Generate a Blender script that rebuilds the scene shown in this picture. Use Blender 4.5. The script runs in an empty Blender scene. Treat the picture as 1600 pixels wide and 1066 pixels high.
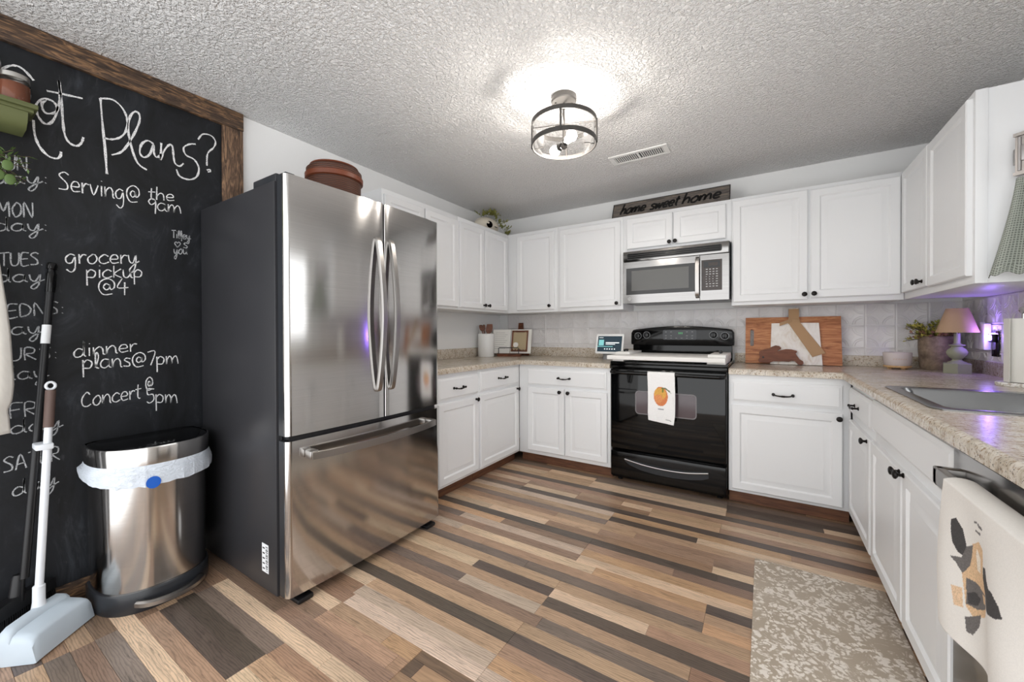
import bpy, bmesh, math, random
from mathutils import Vector, Matrix
random.seed(7)
PI = math.pi
sc = bpy.context.scene
COL = sc.collection

# ------------------------------------------------------------------ camera, world, lights, exposure
cam_d = bpy.data.cameras.new('camera'); cam = bpy.data.objects.new('camera', cam_d); COL.objects.link(cam)
cam_d.sensor_width = 36.0
cam_d.lens = 616.586 / 1600 * 36
cam_d.shift_y = -8.886 / 1600
cam_d.clip_start = 0.02
_r = Vector((0.8428728, 0.53810171, -0.00346198)); _u = Vector((-0.00068834, 0.00751171, 0.99997155)); _f = Vector((-0.53811241, 0.84284644, -0.00670181))
cam.matrix_world = Matrix(((_r.x, _u.x, -_f.x, 2.48210), (_r.y, _u.y, -_f.y, -3.63670), (_r.z, _u.z, -_f.z, 1.13569), (0, 0, 0, 1)))
sc.camera = cam
world = bpy.data.worlds.new('daylight'); sc.world = world; world.use_nodes = True
wb = world.node_tree.nodes['Background']; wb.inputs[0].default_value = (0.97, 0.985, 1.0, 1); wb.inputs[1].default_value = 2.0
sc.view_settings.view_transform = 'Standard'; sc.view_settings.look = 'None'
sc.view_settings.gamma = 1.0; sc.view_settings.use_curve_mapping = False
sc.view_settings.exposure = 0.5
BULB_STRENGTH = 170.0

# ------------------------------------------------------------------ materials
MATS = {}
def srgb(r, g, b):
    def c(v):
        v /= 255.0
        return v / 12.92 if v <= 0.04045 else ((v + 0.055) / 1.055) ** 2.4
    return (c(r), c(g), c(b), 1)
def mat(name, col=(0.8, 0.8, 0.8, 1), rough=0.5, metal=0.0, emit=None, emit_s=0, spec=0.5, coat=0.0, trans=0.0, ior=1.45):
    m = bpy.data.materials.new(name); m.use_nodes = True
    b = m.node_tree.nodes['Principled BSDF']
    b.inputs['Base Color'].default_value = col; b.inputs['Roughness'].default_value = rough; b.inputs['Metallic'].default_value = metal
    b.inputs['Specular IOR Level'].default_value = spec; b.inputs['Coat Weight'].default_value = coat
    b.inputs['Transmission Weight'].default_value = trans; b.inputs['IOR'].default_value = ior
    if emit: b.inputs['Emission Color'].default_value = emit; b.inputs['Emission Strength'].default_value = emit_s
    MATS[name] = m
    return m
class N:
    def __init__(s, m):
        s.t = m.node_tree; s.b = s.t.nodes['Principled BSDF']
    def new(s, typ, **kw):
        n = s.t.nodes.new(typ)
        for k, v in kw.items():
            if k in n.inputs: n.inputs[k].default_value = v
            else: setattr(n, k, v)
        return n
    def link(s, a, b): s.t.links.new(a, b)
    def coord(s, scale=(1, 1, 1), out='Object', rot=(0, 0, 0)):
        tc = s.new('ShaderNodeTexCoord'); mp = s.new('ShaderNodeMapping')
        mp.inputs['Scale'].default_value = scale; mp.inputs['Rotation'].default_value = rot
        s.link(tc.outputs[out], mp.inputs[0]); return mp.outputs[0]
    def noise(s, vec, scale, detail=4, rough=0.55, dist=0.0):
        n = s.new('ShaderNodeTexNoise'); n.inputs['Scale'].default_value = scale; n.inputs['Detail'].default_value = detail
        n.inputs['Roughness'].default_value = rough; n.inputs['Distortion'].default_value = dist
        s.link(vec, n.inputs['Vector']); return n.outputs['Fac']
    def ramp(s, fac, stops, interp='LINEAR'):
        r = s.new('ShaderNodeValToRGB'); r.color_ramp.interpolation = interp
        e = r.color_ramp.elements
        while len(e) < len(stops): e.new(0.5)
        for el, (p, c) in zip(e, stops): el.position = p; el.color = c if len(c) == 4 else (*c, 1)
        s.link(fac, r.inputs[0]); return r.outputs[0]
    def mix(s, fac, a, b, typ='MIX'):
        n = s.new('ShaderNodeMix'); n.data_type = 'RGBA'; n.blend_type = typ
        for sock, v in ((n.inputs[0], fac), (n.inputs[6], a), (n.inputs[7], b)):
            if hasattr(v, 'is_linked') or hasattr(v, 'links'): s.link(v, sock)
            else: sock.default_value = v
        return n.outputs[2]
    def bump(s, h, strength=0.3, dist=0.01):
        n = s.new('ShaderNodeBump'); n.inputs['Strength'].default_value = strength; n.inputs['Distance'].default_value = dist
        s.link(h, n.inputs['Height']); s.link(n.outputs[0], s.b.inputs['Normal'])
    def color(s, c): s.link(c, s.b.inputs['Base Color'])
def g(v): return (v, v, v, 1)

mat('cab', srgb(234, 235, 236), 0.38); n = N(MATS['cab']); n.bump(n.noise(n.coord((60, 60, 6)), 6, 3), 0.04, 0.002)
mat('wall', srgb(238, 238, 237), 0.75); n = N(MATS['wall']); n.bump(n.noise(n.coord(), 90, 3), 0.12, 0.003)
mat('ceil', srgb(247, 246, 245), 0.9); n = N(MATS['ceil'])
v = n.coord()
h1 = n.noise(v, 74, 3, 0.5, 0.7); h1 = n.ramp(h1, [(0.38, g(0)), (0.66, g(1))])
n.bump(h1, 0.9, 0.013)
mat('tin', srgb(226, 223, 222), 0.35, 0.0, spec=0.6)
def brushed(name, c0, c1, rough, an):
    mat(name, c1, rough, 1.0); n = N(MATS[name])
    f = n.noise(n.coord((4, 4, 300)), 1.0, 3); n.color(n.ramp(f, [(0.25, c0), (0.75, c1)]))
    tg = n.new('ShaderNodeTangent'); tg.direction_type = 'RADIAL'; tg.axis = 'Z'; n.link(tg.outputs[0], n.b.inputs['Tangent'])
    n.b.inputs['Anisotropic'].default_value = an; n.b.inputs['Anisotropic Rotation'].default_value = 0.25
brushed('steel', srgb(192, 190, 188), srgb(202, 200, 198), 0.11, 0.8)
brushed('steel_dark', srgb(140, 138, 136), srgb(152, 150, 148), 0.16, 0.7)
brushed('steel_can', srgb(198, 195, 192), srgb(208, 205, 202), 0.16, 0.75)
mat('handle', srgb(168, 165, 162), 0.3, 1.0)
mat('sinksteel', srgb(140, 141, 142), 0.22, 1.0)
mat('fridge_side', srgb(50, 50, 53), 0.36, 0.0, spec=0.5); n = N(MATS['fridge_side']); n.bump(n.noise(n.coord(), 260, 2), 0.12, 0.002)
mat('dark_trim', srgb(44, 46, 50), 0.28)
mat('black_plastic', srgb(22, 22, 24), 0.38)
mat('black_gloss', srgb(7, 7, 8), 0.1, spec=0.4)
mat('black_glass', srgb(8, 9, 10), 0.05, spec=0.45)
mat('oven_win', srgb(84, 72, 76), 0.1, spec=0.6)  # purplish grey base colour holds a reflection painted into the glass
mat('mw_glass', srgb(40, 39, 38), 0.1, spec=0.5)
mat('mw_window', srgb(92, 91, 88), 0.14, spec=0.5)
mat('mw_panel', srgb(58, 48, 43), 0.25)
mat('hardware', srgb(30, 26, 25), 0.35, 0.6)
mat('toe', srgb(92, 58, 44), 0.55); n = N(MATS['toe']); f = n.noise(n.coord((2, 2, 20)), 4, 4); n.color(n.ramp(f, [(0.3, srgb(84, 52, 40)), (0.7, srgb(122, 82, 56))]))
mat('counter', srgb(205, 193, 178), 0.22, spec=0.5); n = N(MATS['counter'])
v = n.coord(); a = n.noise(n.coord((1, 2.2, 1)), 9, 8, 0.72, 1.0); b = n.noise(v, 85, 5, 0.7); c = n.noise(v, 190, 3, 0.6)
base = n.ramp(a, [(0.3, srgb(152, 140, 124)), (0.44, srgb(196, 184, 166)), (0.58, srgb(216, 207, 194)), (0.72, srgb(172, 165, 157))])
sp = n.ramp(b, [(0.36, g(1)), (0.47, g(0))]); base = n.mix(sp, base, srgb(142, 116, 88))
sp2 = n.ramp(c, [(0.34, g(1)), (0.40, g(0))]); base = n.mix(sp2, base, srgb(78, 66, 58))
n.color(base)
mat('board', srgb(30, 31, 34), 0.55, spec=0.35); n = N(MATS['board'])
a = n.noise(n.coord((1, 2.5, 1.2)), 2.4, 7, 0.68, 0.8); b = n.noise(n.coord((1, 9, 2)), 5, 6, 0.7, 1.5)
base = n.ramp(a, [(0.36, srgb(13, 14, 16)), (0.58, srgb(27, 29, 33)), (0.76, srgb(58, 62, 68))])
s2 = n.ramp(b, [(0.62, g(0)), (0.8, g(0.22))]); n.color(n.mix(s2, base, srgb(110, 113, 118)))
mat('chalk', srgb(226, 226, 226), 0.9); n = N(MATS['chalk']); f = n.noise(n.coord(), 420, 2); n.color(n.ramp(f, [(0.34, srgb(130, 131, 134)), (0.5, srgb(232, 232, 232))]))
mat('chalk_dim', srgb(150, 152, 155), 0.9); n = N(MATS['chalk_dim']); f = n.noise(n.coord(), 420, 2); n.color(n.ramp(f, [(0.34, srgb(86, 88, 92)), (0.55, srgb(184, 186, 188))]))
def wood(name, cols, scale, rough=0.5, nsc=6, bump=0.2, dist=1.2):
    mat(name, cols[1], rough); n = N(MATS[name])
    f = n.noise(n.coord(scale), nsc, 7, 0.62, dist)
    n.color(n.ramp(f, [(0.3, cols[0]), (0.5, cols[1]), (0.7, cols[2])])); n.bump(f, bump, 0.004)
wood('frame_y', (srgb(38, 29, 24), srgb(80, 62, 49), srgb(158, 120, 84)), (2, 1.6, 12), 0.65, 5, 0.3, 2.0)
wood('frame_z', (srgb(42, 32, 26), srgb(98, 76, 60), srgb(160, 126, 96)), (2, 12, 1.6), 0.65, 5, 0.3, 2.0)
wood('board_wood', (srgb(120, 64, 34), srgb(176, 112, 70), srgb(206, 150, 102)), (1.2, 1, 10), 0.5, 4, 0.08, 1.6)
wood('rabbit', (srgb(96, 56, 40), srgb(116, 70, 50), srgb(134, 84, 62)), (2, 1, 12), 0.6, 4, 0.05)
wood('walnut', (srgb(70, 36, 22), srgb(110, 64, 42), srgb(140, 86, 58)), (4, 4, 14), 0.5, 5, 0.05)
wood('lightwood', (srgb(180, 140, 96), srgb(206, 168, 120), srgb(224, 190, 146)), (6, 2, 20), 0.5, 4, 0.05)
wood('whitewash', (srgb(206, 190, 170), srgb(232, 226, 218), srgb(240, 236, 230)), (4, 1, 2), 0.6, 4, 0.05)
wood('signwood', (srgb(62, 56, 52), srgb(104, 98, 94), srgb(136, 122, 106)), (1.5, 1, 16), 0.7, 5, 0.1)
mat('sign_black', srgb(8, 8, 8), 0.4)
# floor planks: one material, colour of each plank from its own object colour
mat('plank', srgb(180, 150, 120), 0.36); n = N(MATS['plank'])
oi = n.new('ShaderNodeObjectInfo'); tc = n.new('ShaderNodeTexCoord'); ad = n.new('ShaderNodeVectorMath'); ad.operation = 'MULTIPLY_ADD'
n.link(tc.outputs['Object'], ad.inputs[0]); ad.inputs[1].default_value = (2.2, 26, 1)
cx = n.new('ShaderNodeCombineXYZ'); mu = n.new('ShaderNodeMath'); mu.operation = 'MULTIPLY'; mu.inputs[1].default_value = 57.0
n.link(oi.outputs['Random'], mu.inputs[0]); n.link(mu.outputs[0], cx.inputs[0]); n.link(mu.outputs[0], cx.inputs[2]); n.link(cx.outputs[0], ad.inputs[2])
gr = n.noise(ad.outputs[0], 3.2, 8, 0.66, 1.9)
ad2 = n.new('ShaderNodeVectorMath'); ad2.operation = 'MULTIPLY_ADD'; ad2.inputs[1].default_value = (1.3, 7, 1); n.link(tc.outputs['Object'], ad2.inputs[0]); n.link(cx.outputs[0], ad2.inputs[2])
bl = n.noise(ad2.outputs[0], 2.6, 4, 0.6, 0.6)
fine = n.ramp(gr, [(0.28, g(0.42)), (0.40, g(0.80)), (0.50, g(1.02)), (0.60, g(0.94)), (0.72, g(1.08))])
coarse = n.ramp(bl, [(0.3, g(0.80)), (0.5, g(1.0)), (0.72, g(1.10))])
wvn = n.new('ShaderNodeTexWave'); wvn.bands_direction = 'Y'; wvn.inputs['Scale'].default_value = 4.2; wvn.inputs['Distortion'].default_value = 11.0; wvn.inputs['Detail'].default_value = 3.0; wvn.inputs['Detail Scale'].default_value = 0.9
ad3 = n.new('ShaderNodeVectorMath'); ad3.operation = 'MULTIPLY_ADD'; ad3.inputs[1].default_value = (1.6, 9, 1); n.link(tc.outputs['Object'], ad3.inputs[0]); n.link(cx.outputs[0], ad3.inputs[2]); n.link(ad3.outputs[0], wvn.inputs['Vector'])
fig = n.ramp(wvn.outputs['Fac'], [(0.0, g(0.70)), (0.22, g(0.92)), (0.5, g(1.03)), (1.0, g(1.05))])
c1 = n.mix(1.0, oi.outputs['Color'], fine, 'MULTIPLY'); c1 = n.mix(1.0, c1, fig, 'MULTIPLY'); n.color(n.mix(1.0, c1, coarse, 'MULTIPLY'))
n.link(n.ramp(gr, [(0.3, g(0.46)), (0.7, g(0.32))]), n.b.inputs['Roughness']); n.bump(gr, 0.06, 0.002)
mat('floor_base', srgb(120, 96, 78), 0.45); n = N(MATS['floor_base'])
bk = n.new('ShaderNodeTexBrick'); bk.inputs['Scale'].default_value = 1.0; bk.inputs['Brick Width'].default_value = 0.6; bk.inputs['Row Height'].default_value = 0.062; bk.inputs['Mortar Size'].default_value = 0.0008
bk.inputs['Color1'].default_value = srgb(186, 152, 120); bk.inputs['Color2'].default_value = srgb(100, 84, 72); bk.inputs['Mortar'].default_value = srgb(60, 46, 38)
n.link(n.coord(), bk.inputs['Vector']); gf = n.noise(n.coord((2, 26, 1)), 3, 6, 0.6, 1.5)
n.color(n.mix(1.0, bk.outputs['Color'], n.ramp(gf, [(0.3, g(0.6)), (0.6, g(1.0))]), 'MULTIPLY'))
mat('rug', srgb(176, 162, 144), 0.85); n = N(MATS['rug'])
v = n.coord(); w = n.noise(v, 4.5, 3, 0.5, 0.5)
vo = n.new('ShaderNodeTexVoronoi'); vo.inputs['Scale'].default_value = 62; nz = n.new('ShaderNodeTexNoise'); nz.inputs['Scale'].default_value = 26; nz.inputs['Detail'].default_value = 3
n.link(v, nz.inputs['Vector']); mv = n.new('ShaderNodeMix'); mv.data_type = 'VECTOR'; mv.inputs[0].default_value = 0.06; n.link(v, mv.inputs[4]); n.link(nz.outputs['Color'], mv.inputs[5]); n.link(mv.outputs[1], vo.inputs['Vector'])
big = n.ramp(n.noise(v, 13, 5, 0.62, 1.0), [(0.44, g(0)), (0.50, g(1))])
pet = n.ramp(vo.outputs['Distance'], [(0.44, g(1)), (0.60, g(0))])
msk = n.mix(1.0, big, pet, 'MULTIPLY')
n.color(n.mix(msk, n.ramp(n.noise(v, 3, 3), [(0.3, srgb(180, 166, 148)), (0.7, srgb(193, 180, 163))]), srgb(238, 230, 220))); n.bump(n.noise(v, 320, 2), 0.15, 0.002)
mat('ring', srgb(74, 72, 70), 0.4, 0.5)
mat('bulb', (1, 0.93, 0.84, 1), 0.3, emit=(1.0, 0.93, 0.85, 1), emit_s=BULB_STRENGTH)
m = bpy.data.materials.new('thin_glass'); m.use_nodes = True; MATS['thin_glass'] = m
nt = m.node_tree; nt.nodes.clear(); o_ = nt.nodes.new('ShaderNodeOutputMaterial'); t_ = nt.nodes.new('ShaderNodeBsdfTransparent'); g_ = nt.nodes.new('ShaderNodeBsdfGlossy'); g_.inputs['Roughness'].default_value = 0.03
mx = nt.nodes.new('ShaderNodeMixShader'); fr = nt.nodes.new('ShaderNodeFresnel'); fr.inputs[0].default_value = 1.35
nt.links.new(fr.outputs[0], mx.inputs[0]); nt.links.new(t_.outputs[0], mx.inputs[1]); nt.links.new(g_.outputs[0], mx.inputs[2]); nt.links.new(mx.outputs[0], o_.inputs[0])
mat('white_gloss', srgb(240, 240, 238), 0.25); mat('white_matte', srgb(238, 236, 232), 0.7); mat('paper', srgb(236, 234, 228), 0.8)
mat('white_plastic', srgb(225, 229, 234), 0.4); mat('pan_plastic', srgb(192, 204, 214), 0.42); mat('pan_inside', srgb(196, 214, 236), 0.4)
mat('grip', srgb(98, 80, 74), 0.6); mat('cork', srgb(178, 144, 108), 0.85); mat('frame_grey', srgb(120, 116, 118), 0.4); mat('hole', srgb(10, 9, 8), 1.0, spec=0.0)
mat('bag', srgb(222, 230, 240), 0.35); n = N(MATS['bag']); n.bump(n.noise(n.coord((30, 30, 60)), 1.2, 5, 0.6, 2.0), 0.7, 0.012); mat('blue', srgb(30, 96, 196), 0.5)
mat('green_paint', srgb(92, 97, 60), 0.55); mat('jar_glass', srgb(230, 225, 220), 0.06, trans=0.9); mat('spice', srgb(122, 68, 42), 0.7); mat('lid', srgb(190, 188, 184), 0.3, 1.0)
mat('leaf', srgb(78, 100, 50), 0.55); mat('leaf_olive', srgb(136, 136, 64), 0.6); mat('leaf_yellow', srgb(184, 174, 84), 0.6); mat('leaf_red', srgb(150, 110, 84), 0.6); mat('twig', srgb(70, 56, 40), 0.8)
mat('linen', srgb(236, 234, 226), 0.85); mat('moss', srgb(104, 106, 52), 0.9)
mat('pot', srgb(120, 104, 88), 0.85); n = N(MATS['pot']); f = n.noise(n.coord(), 16, 7, 0.7); n.color(n.ramp(f, [(0.3, srgb(84, 70, 58)), (0.55, srgb(136, 118, 100)), (0.75, srgb(160, 146, 128))])); n.bump(f, 0.3, 0.004)
mat('lamp_base', srgb(146, 148, 126), 0.6); mat('shade', srgb(184, 154, 124), 0.8, emit=None); n = N(MATS['shade']); n.bump(n.noise(n.coord((200, 200, 200)), 1, 2), 0.2, 0.001)
mat('concrete', srgb(210, 200, 196), 0.7); mat('wax', srgb(232, 222, 206), 0.5)
mat('marble', srgb(240, 238, 234), 0.25); n = N(MATS['marble']); f = n.noise(n.coord(), 14, 6, 0.6, 2.5); n.color(n.ramp(f, [(0.44, srgb(240, 238, 234)), (0.49, srgb(176, 164, 150)), (0.54, srgb(242, 240, 236))]))
mat('chrome', srgb(220, 220, 220), 0.1, 1.0)
mat('outlet', srgb(236, 236, 234), 0.4); mat('led', srgb(180, 190, 255), 0.3, emit=(0.30, 0.16, 1.0, 1), emit_s=85)
mat('galv', srgb(168, 164, 162), 0.4, 0.85); n = N(MATS['galv']); n.bump(n.noise(n.coord(), 120, 2), 0.25, 0.002)
mat('waffle', srgb(136, 150, 132), 0.9); n = N(MATS['waffle'])
ck = n.new('ShaderNodeTexVoronoi'); ck.inputs['Scale'].default_value = 1.0; ck.inputs['Randomness'].default_value = 0.0; ck.distance = 'CHEBYCHEV'
n.link(n.coord((36, 40, 40), 'UV'), ck.inputs['Vector']); hh = n.ramp(ck.outputs['Distance'], [(0.2, g(0)), (0.45, g(1))])
n.color(n.mix(hh, srgb(116, 121, 113), srgb(180, 185, 175))); n.bump(hh, 0.5, 0.004)
mat('wicker', srgb(100, 56, 36), 0.5); n = N(MATS['wicker']); wv = n.new('ShaderNodeTexWave'); wv.inputs['Scale'].default_value = 34; wv.inputs['Distortion'].default_value = 2.0; wv.bands_direction = 'Z'
n.link(n.coord(), wv.inputs['Vector']); n.color(n.mix(wv.outputs['Fac'], srgb(42, 24, 18), srgb(100, 58, 38))); n.bump(wv.outputs['Fac'], 0.4, 0.004)
mat('wicker_band', srgb(112, 58, 36), 0.4)
mat('screen', srgb(34, 48, 58), 0.3, emit=srgb(34, 52, 62), emit_s=0.5); mat('screen_teal', srgb(130, 190, 190), 0.3, emit=srgb(120, 190, 190), emit_s=0.4); mat('screen_white', srgb(230, 235, 235), 0.3, emit=srgb(225, 232, 232), emit_s=0.6)
mat('clock', srgb(60, 140, 80), 0.3, emit=srgb(90, 200, 120), emit_s=0.25); mat('print_grey', srgb(150, 150, 150), 0.5); mat('print_white', srgb(205, 205, 205), 0.5)
mat('skull', srgb(214, 206, 190), 0.7); mat('flower', srgb(232, 228, 224), 0.7)
mat('sticker', srgb(236, 238, 240), 0.5)
mat('lattice', srgb(230, 214, 174), 0.6)
# printed cloth: colour of the print is stored on the cloth's own vertices
for nm, rg in (('print_cloth', 0.85),):
    m = mat(nm, g(0.85), rg); n = N(m); at = n.new('ShaderNodeVertexColor'); at.layer_name = 'print'; n.color(at.outputs['Color']); n.bump(n.noise(n.coord(), 500, 2), 0.15, 0.001)

# ------------------------------------------------------------------ mesh helpers
def BM(): return bmesh.new()
def box(bm, x0, x1, y0, y1, z0, z1, bev=0.0, seg=2):
    t = bmesh.new()
    vs = [t.verts.new((x, y, z)) for z in (z0, z1) for y in (y0, y1) for x in (x0, x1)]
    for f in ((0, 2, 3, 1), (4, 5, 7, 6), (0, 1, 5, 4), (2, 6, 7, 3), (0, 4, 6, 2), (1, 3, 7, 5)): t.faces.new([vs[i] for i in f])
    if bev > 0: bmesh.ops.bevel(t, geom=list(t.edges), offset=bev, segments=seg, affect='EDGES', profile=0.5)
    merge(bm, t)
def merge(bm, t, M=None):
    if M is not None: bmesh.ops.transform(t, matrix=M, verts=t.verts)
    mp = {}
    for v in t.verts: mp[v] = bm.verts.new(v.co)
    for f in t.faces:
        try: bm.faces.new([mp[v] for v in f.verts])
        except ValueError: pass
    t.free()
def axis_mat(center, axis):
    z = Vector(axis).normalized(); a = Vector((0, 0, 1)) if abs(z.z) < 0.9 else Vector((1, 0, 0))
    x = a.cross(z).normalized(); y = z.cross(x)
    M = Matrix(((x.x, y.x, z.x), (x.y, y.y, z.y), (x.z, y.z, z.z))).to_4x4(); M.translation = Vector(center); return M
def lathe(bm, prof, center=(0, 0, 0), axis=(0, 0, 1), seg=24, caps=True):
    M = axis_mat(center, axis) if tuple(axis) != (0, 0, 1) else Matrix.Translation(Vector(center))
    rings = []
    for r, h in prof:
        rings.append([bm.verts.new(M @ Vector((r * math.cos(2 * PI * i / seg), r * math.sin(2 * PI * i / seg), h))) for i in range(seg)] if r > 1e-6 else [bm.verts.new(M @ Vector((0, 0, h)))])
    for a, b in zip(rings, rings[1:]):
        for i in range(seg):
            j = (i + 1) % seg
            if len(a) == 1 and len(b) == 1: continue
            if len(a) == 1: bm.faces.new((a[0], b[i], b[j]))
            elif len(b) == 1: bm.faces.new((a[i], a[j], b[0]))
            else: bm.faces.new((a[i], a[j], b[j], b[i]))
    if caps:
        for rg in (rings[0], rings[-1]):
            if len(rg) > 2: bm.faces.new(rg)
def tube(bm, pts, r, seg=10, caps=True, flat=None):
    pts = [Vector(p) for p in pts]; rings = []; pn = None
    for i, p in enumerate(pts):
        d = (pts[min(i + 1, len(pts) - 1)] - pts[max(i - 1, 0)]).normalized()
        if pn is None:
            a = Vector((0, 0, 1)) if abs(d.z) < 0.9 else Vector((1, 0, 0)); nx = a.cross(d).normalized()
        else: nx = (pn - d * pn.dot(d)).normalized()
        pn = nx; ny = d.cross(nx)
        rr = r[i] if isinstance(r, (list, tuple)) else r
        rings.append([bm.verts.new(p + nx * math.cos(2 * PI * k / seg) * rr + ny * math.sin(2 * PI * k / seg) * rr * (flat or 1)) for k in range(seg)])
    for a, b in zip(rings, rings[1:]):
        for k in range(seg): bm.faces.new((a[k], a[(k + 1) % seg], b[(k + 1) % seg], b[k]))
    if caps: bm.faces.new(rings[0]); bm.faces.new(rings[-1])
def prism(bm, poly, fn, t0, t1):
    """extrude a 2D polygon: fn(a, b, t) -> point"""
    A = [bm.verts.new(fn(a, b, t0)) for a, b in poly]; B = [bm.verts.new(fn(a, b, t1)) for a, b in poly]
    bm.faces.new(A); bm.faces.new(B)
    for i in range(len(poly)): j = (i + 1) % len(poly); bm.faces.new((A[i], A[j], B[j], B[i]))
def loft(bm, rings, cap0=True, cap1=True, closed=True):
    R = [[bm.verts.new(p) for p in rg] for rg in rings]
    for a, b in zip(R, R[1:]):
        for i in range(len(a) if closed else len(a) - 1): j = (i + 1) % len(a); bm.faces.new((a[i], a[j], b[j], b[i]))
    if cap0: bm.faces.new(R[0])
    if cap1: bm.faces.new(R[-1])
def sphere(bm, c, r, sx=1, sy=1, sz=1, seg=14):
    prof = []
    t = bmesh.new(); bmesh.ops.create_uvsphere(t, u_segments=seg, v_segments=seg // 2 + 2, radius=r)
    merge(bm, t, Matrix.Translation(Vector(c)) @ Matrix.Diagonal((sx, sy, sz, 1)))
def rounded(w, h, r, n=5):
    """rounded rectangle outline centred on 0"""
    out = []
    for cx, cy, a0 in ((w / 2 - r, h / 2 - r, 0), (-w / 2 + r, h / 2 - r, 90), (-w / 2 + r, -h / 2 + r, 180), (w / 2 - r, -h / 2 + r, 270)):
        for i in range(n + 1):
            a = math.radians(a0 + 90 * i / n); out.append((cx + r * math.cos(a), cy + r * math.sin(a)))
    return out
def smooth_path(pts, n=6):
    P = [Vector(p) for p in pts]; out = []
    for i in range(len(P) - 1):
        p0, p1, p2, p3 = P[max(i - 1, 0)], P[i], P[i + 1], P[min(i + 2, len(P) - 1)]
        for k in range(n):
            t = k / n
            out.append(0.5 * ((2 * p1) + (p2 - p0) * t + (2 * p0 - 5 * p1 + 4 * p2 - p3) * t * t + (3 * p1 - p0 - 3 * p2 + p3) * t ** 3))
    out.append(P[-1]); return out
def mesh_of(name, bm, m, angle=35):
    bmesh.ops.recalc_face_normals(bm, faces=bm.faces)
    me = bpy.data.meshes.new(name); bm.to_mesh(me); bm.free()
    for p in me.polygons: p.use_smooth = True
    try: me.set_sharp_from_angle(angle=math.radians(angle))
    except Exception: pass
    if m: me.materials.append(MATS[m])
    return me
def put(name, me, parent=None, loc=None, rot=None):
    o = bpy.data.objects.new(name, me); COL.objects.link(o)
    if loc is not None: o.location = loc
    if rot is not None: o.rotation_euler = rot
    if parent is not None:
        o.parent = parent
        o.matrix_parent_inverse = WORLD.get(parent.name, Matrix()).inverted()
    w = Matrix.Translation(Vector(loc or (0, 0, 0)))
    WORLD[o.name] = w if rot is None else w @ o.rotation_euler.to_matrix().to_4x4()
    return o
WORLD = {}
def obj(name, bm, m, parent=None, angle=35, loc=None, rot=None): return put(name, mesh_of(name, bm, m, angle), parent, loc, rot)
def tag(o, label, cat, group=None):
    o['label'] = label; o['category'] = cat
    if group: o['group'] = group
    return o
def thing(name, label, cat, loc=(0, 0, 0), group=None):
    o = bpy.data.objects.new(name, None); COL.objects.link(o); o.empty_display_size = 0.05; o.location = loc
    WORLD[o.name] = Matrix.Translation(Vector(loc)); return tag(o, label, cat, group)
def struct(name, bm, m, angle=35):
    o = obj(name, bm, m, None, angle); o['kind'] = 'structure'; return o
def bxo(name, m, parent, x0, x1, y0, y1, z0, z1, bev=0.0, seg=2):
    bm = BM(); box(bm, x0, x1, y0, y1, z0, z1, bev, seg); return obj(name, bm, m, parent)

# ------------------------------------------------------------------ room
W, H = 3.540, 2.362
REAR = -4.2
bm = BM(); box(bm, -0.1, W + 0.1, REAR, 0.1, -0.08, -0.003); floor = struct('floor', bm, 'floor_base')
bm = BM(); box(bm, -0.1, W + 0.1, REAR, 0.1, H, H + 0.08); ceiling = struct('ceiling', bm, 'ceil')
bm = BM(); box(bm, -0.1, 0.0, REAR, 0.0, 0, H); struct('wall_left', bm, 'wall')
bm = BM(); box(bm, -0.1, W + 0.1, 0.0, 0.1, 0, H); wall_back = struct('wall_back', bm, 'wall')
# right wall with the window over the sink
WY0, WY1, WZ0, WZ1 = -2.55, -1.42, 1.06, 1.98
bm = BM()
box(bm, W, W + 0.1, WY1, 0.0, 0, H); box(bm, W, W + 0.1, WY0, WY1, 0, WZ0); box(bm, W, W + 0.1, WY0, WY1, WZ1, H); box(bm, W, W + 0.1, -3.6, WY0, 0, H)
wall_right = struct('wall_right', bm, 'wall')
win = bpy.data.objects.new('window_1', None); COL.objects.link(win); win['kind'] = 'structure'; win.location = (W, (WY0 + WY1) / 2, WZ0); WORLD['window_1'] = Matrix.Translation(win.location)
bm = BM()
for a in ((WY0, WY0 + 0.05, WZ0, WZ1), (WY1 - 0.05, WY1, WZ0, WZ1), (WY0 + 0.05, WY1 - 0.05, WZ0, WZ0 + 0.05), (WY0 + 0.05, WY1 - 0.05, WZ1 - 0.05, WZ1), (WY0 + 0.05, WY1 - 0.05, 1.50, 1.54)):
    box(bm, W + 0.02, W + 0.08, *a, 0.004)
obj('window_frame', bm, 'white_gloss', win)
for z0, z1 in ((WZ0 + 0.05, 1.50), (1.54, WZ1 - 0.05)): bxo('window_pane', 'thin_glass', win, W + 0.048, W + 0.052, WY0 + 0.05, WY1 - 0.05, z0, z1)
# baseboard under the chalkboard
bxo('baseboard_left', 'frame_y', None, 0.0, 0.016, -4.19, -2.82, 0.0, 0.085, 0.003)['kind'] = 'structure'

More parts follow.
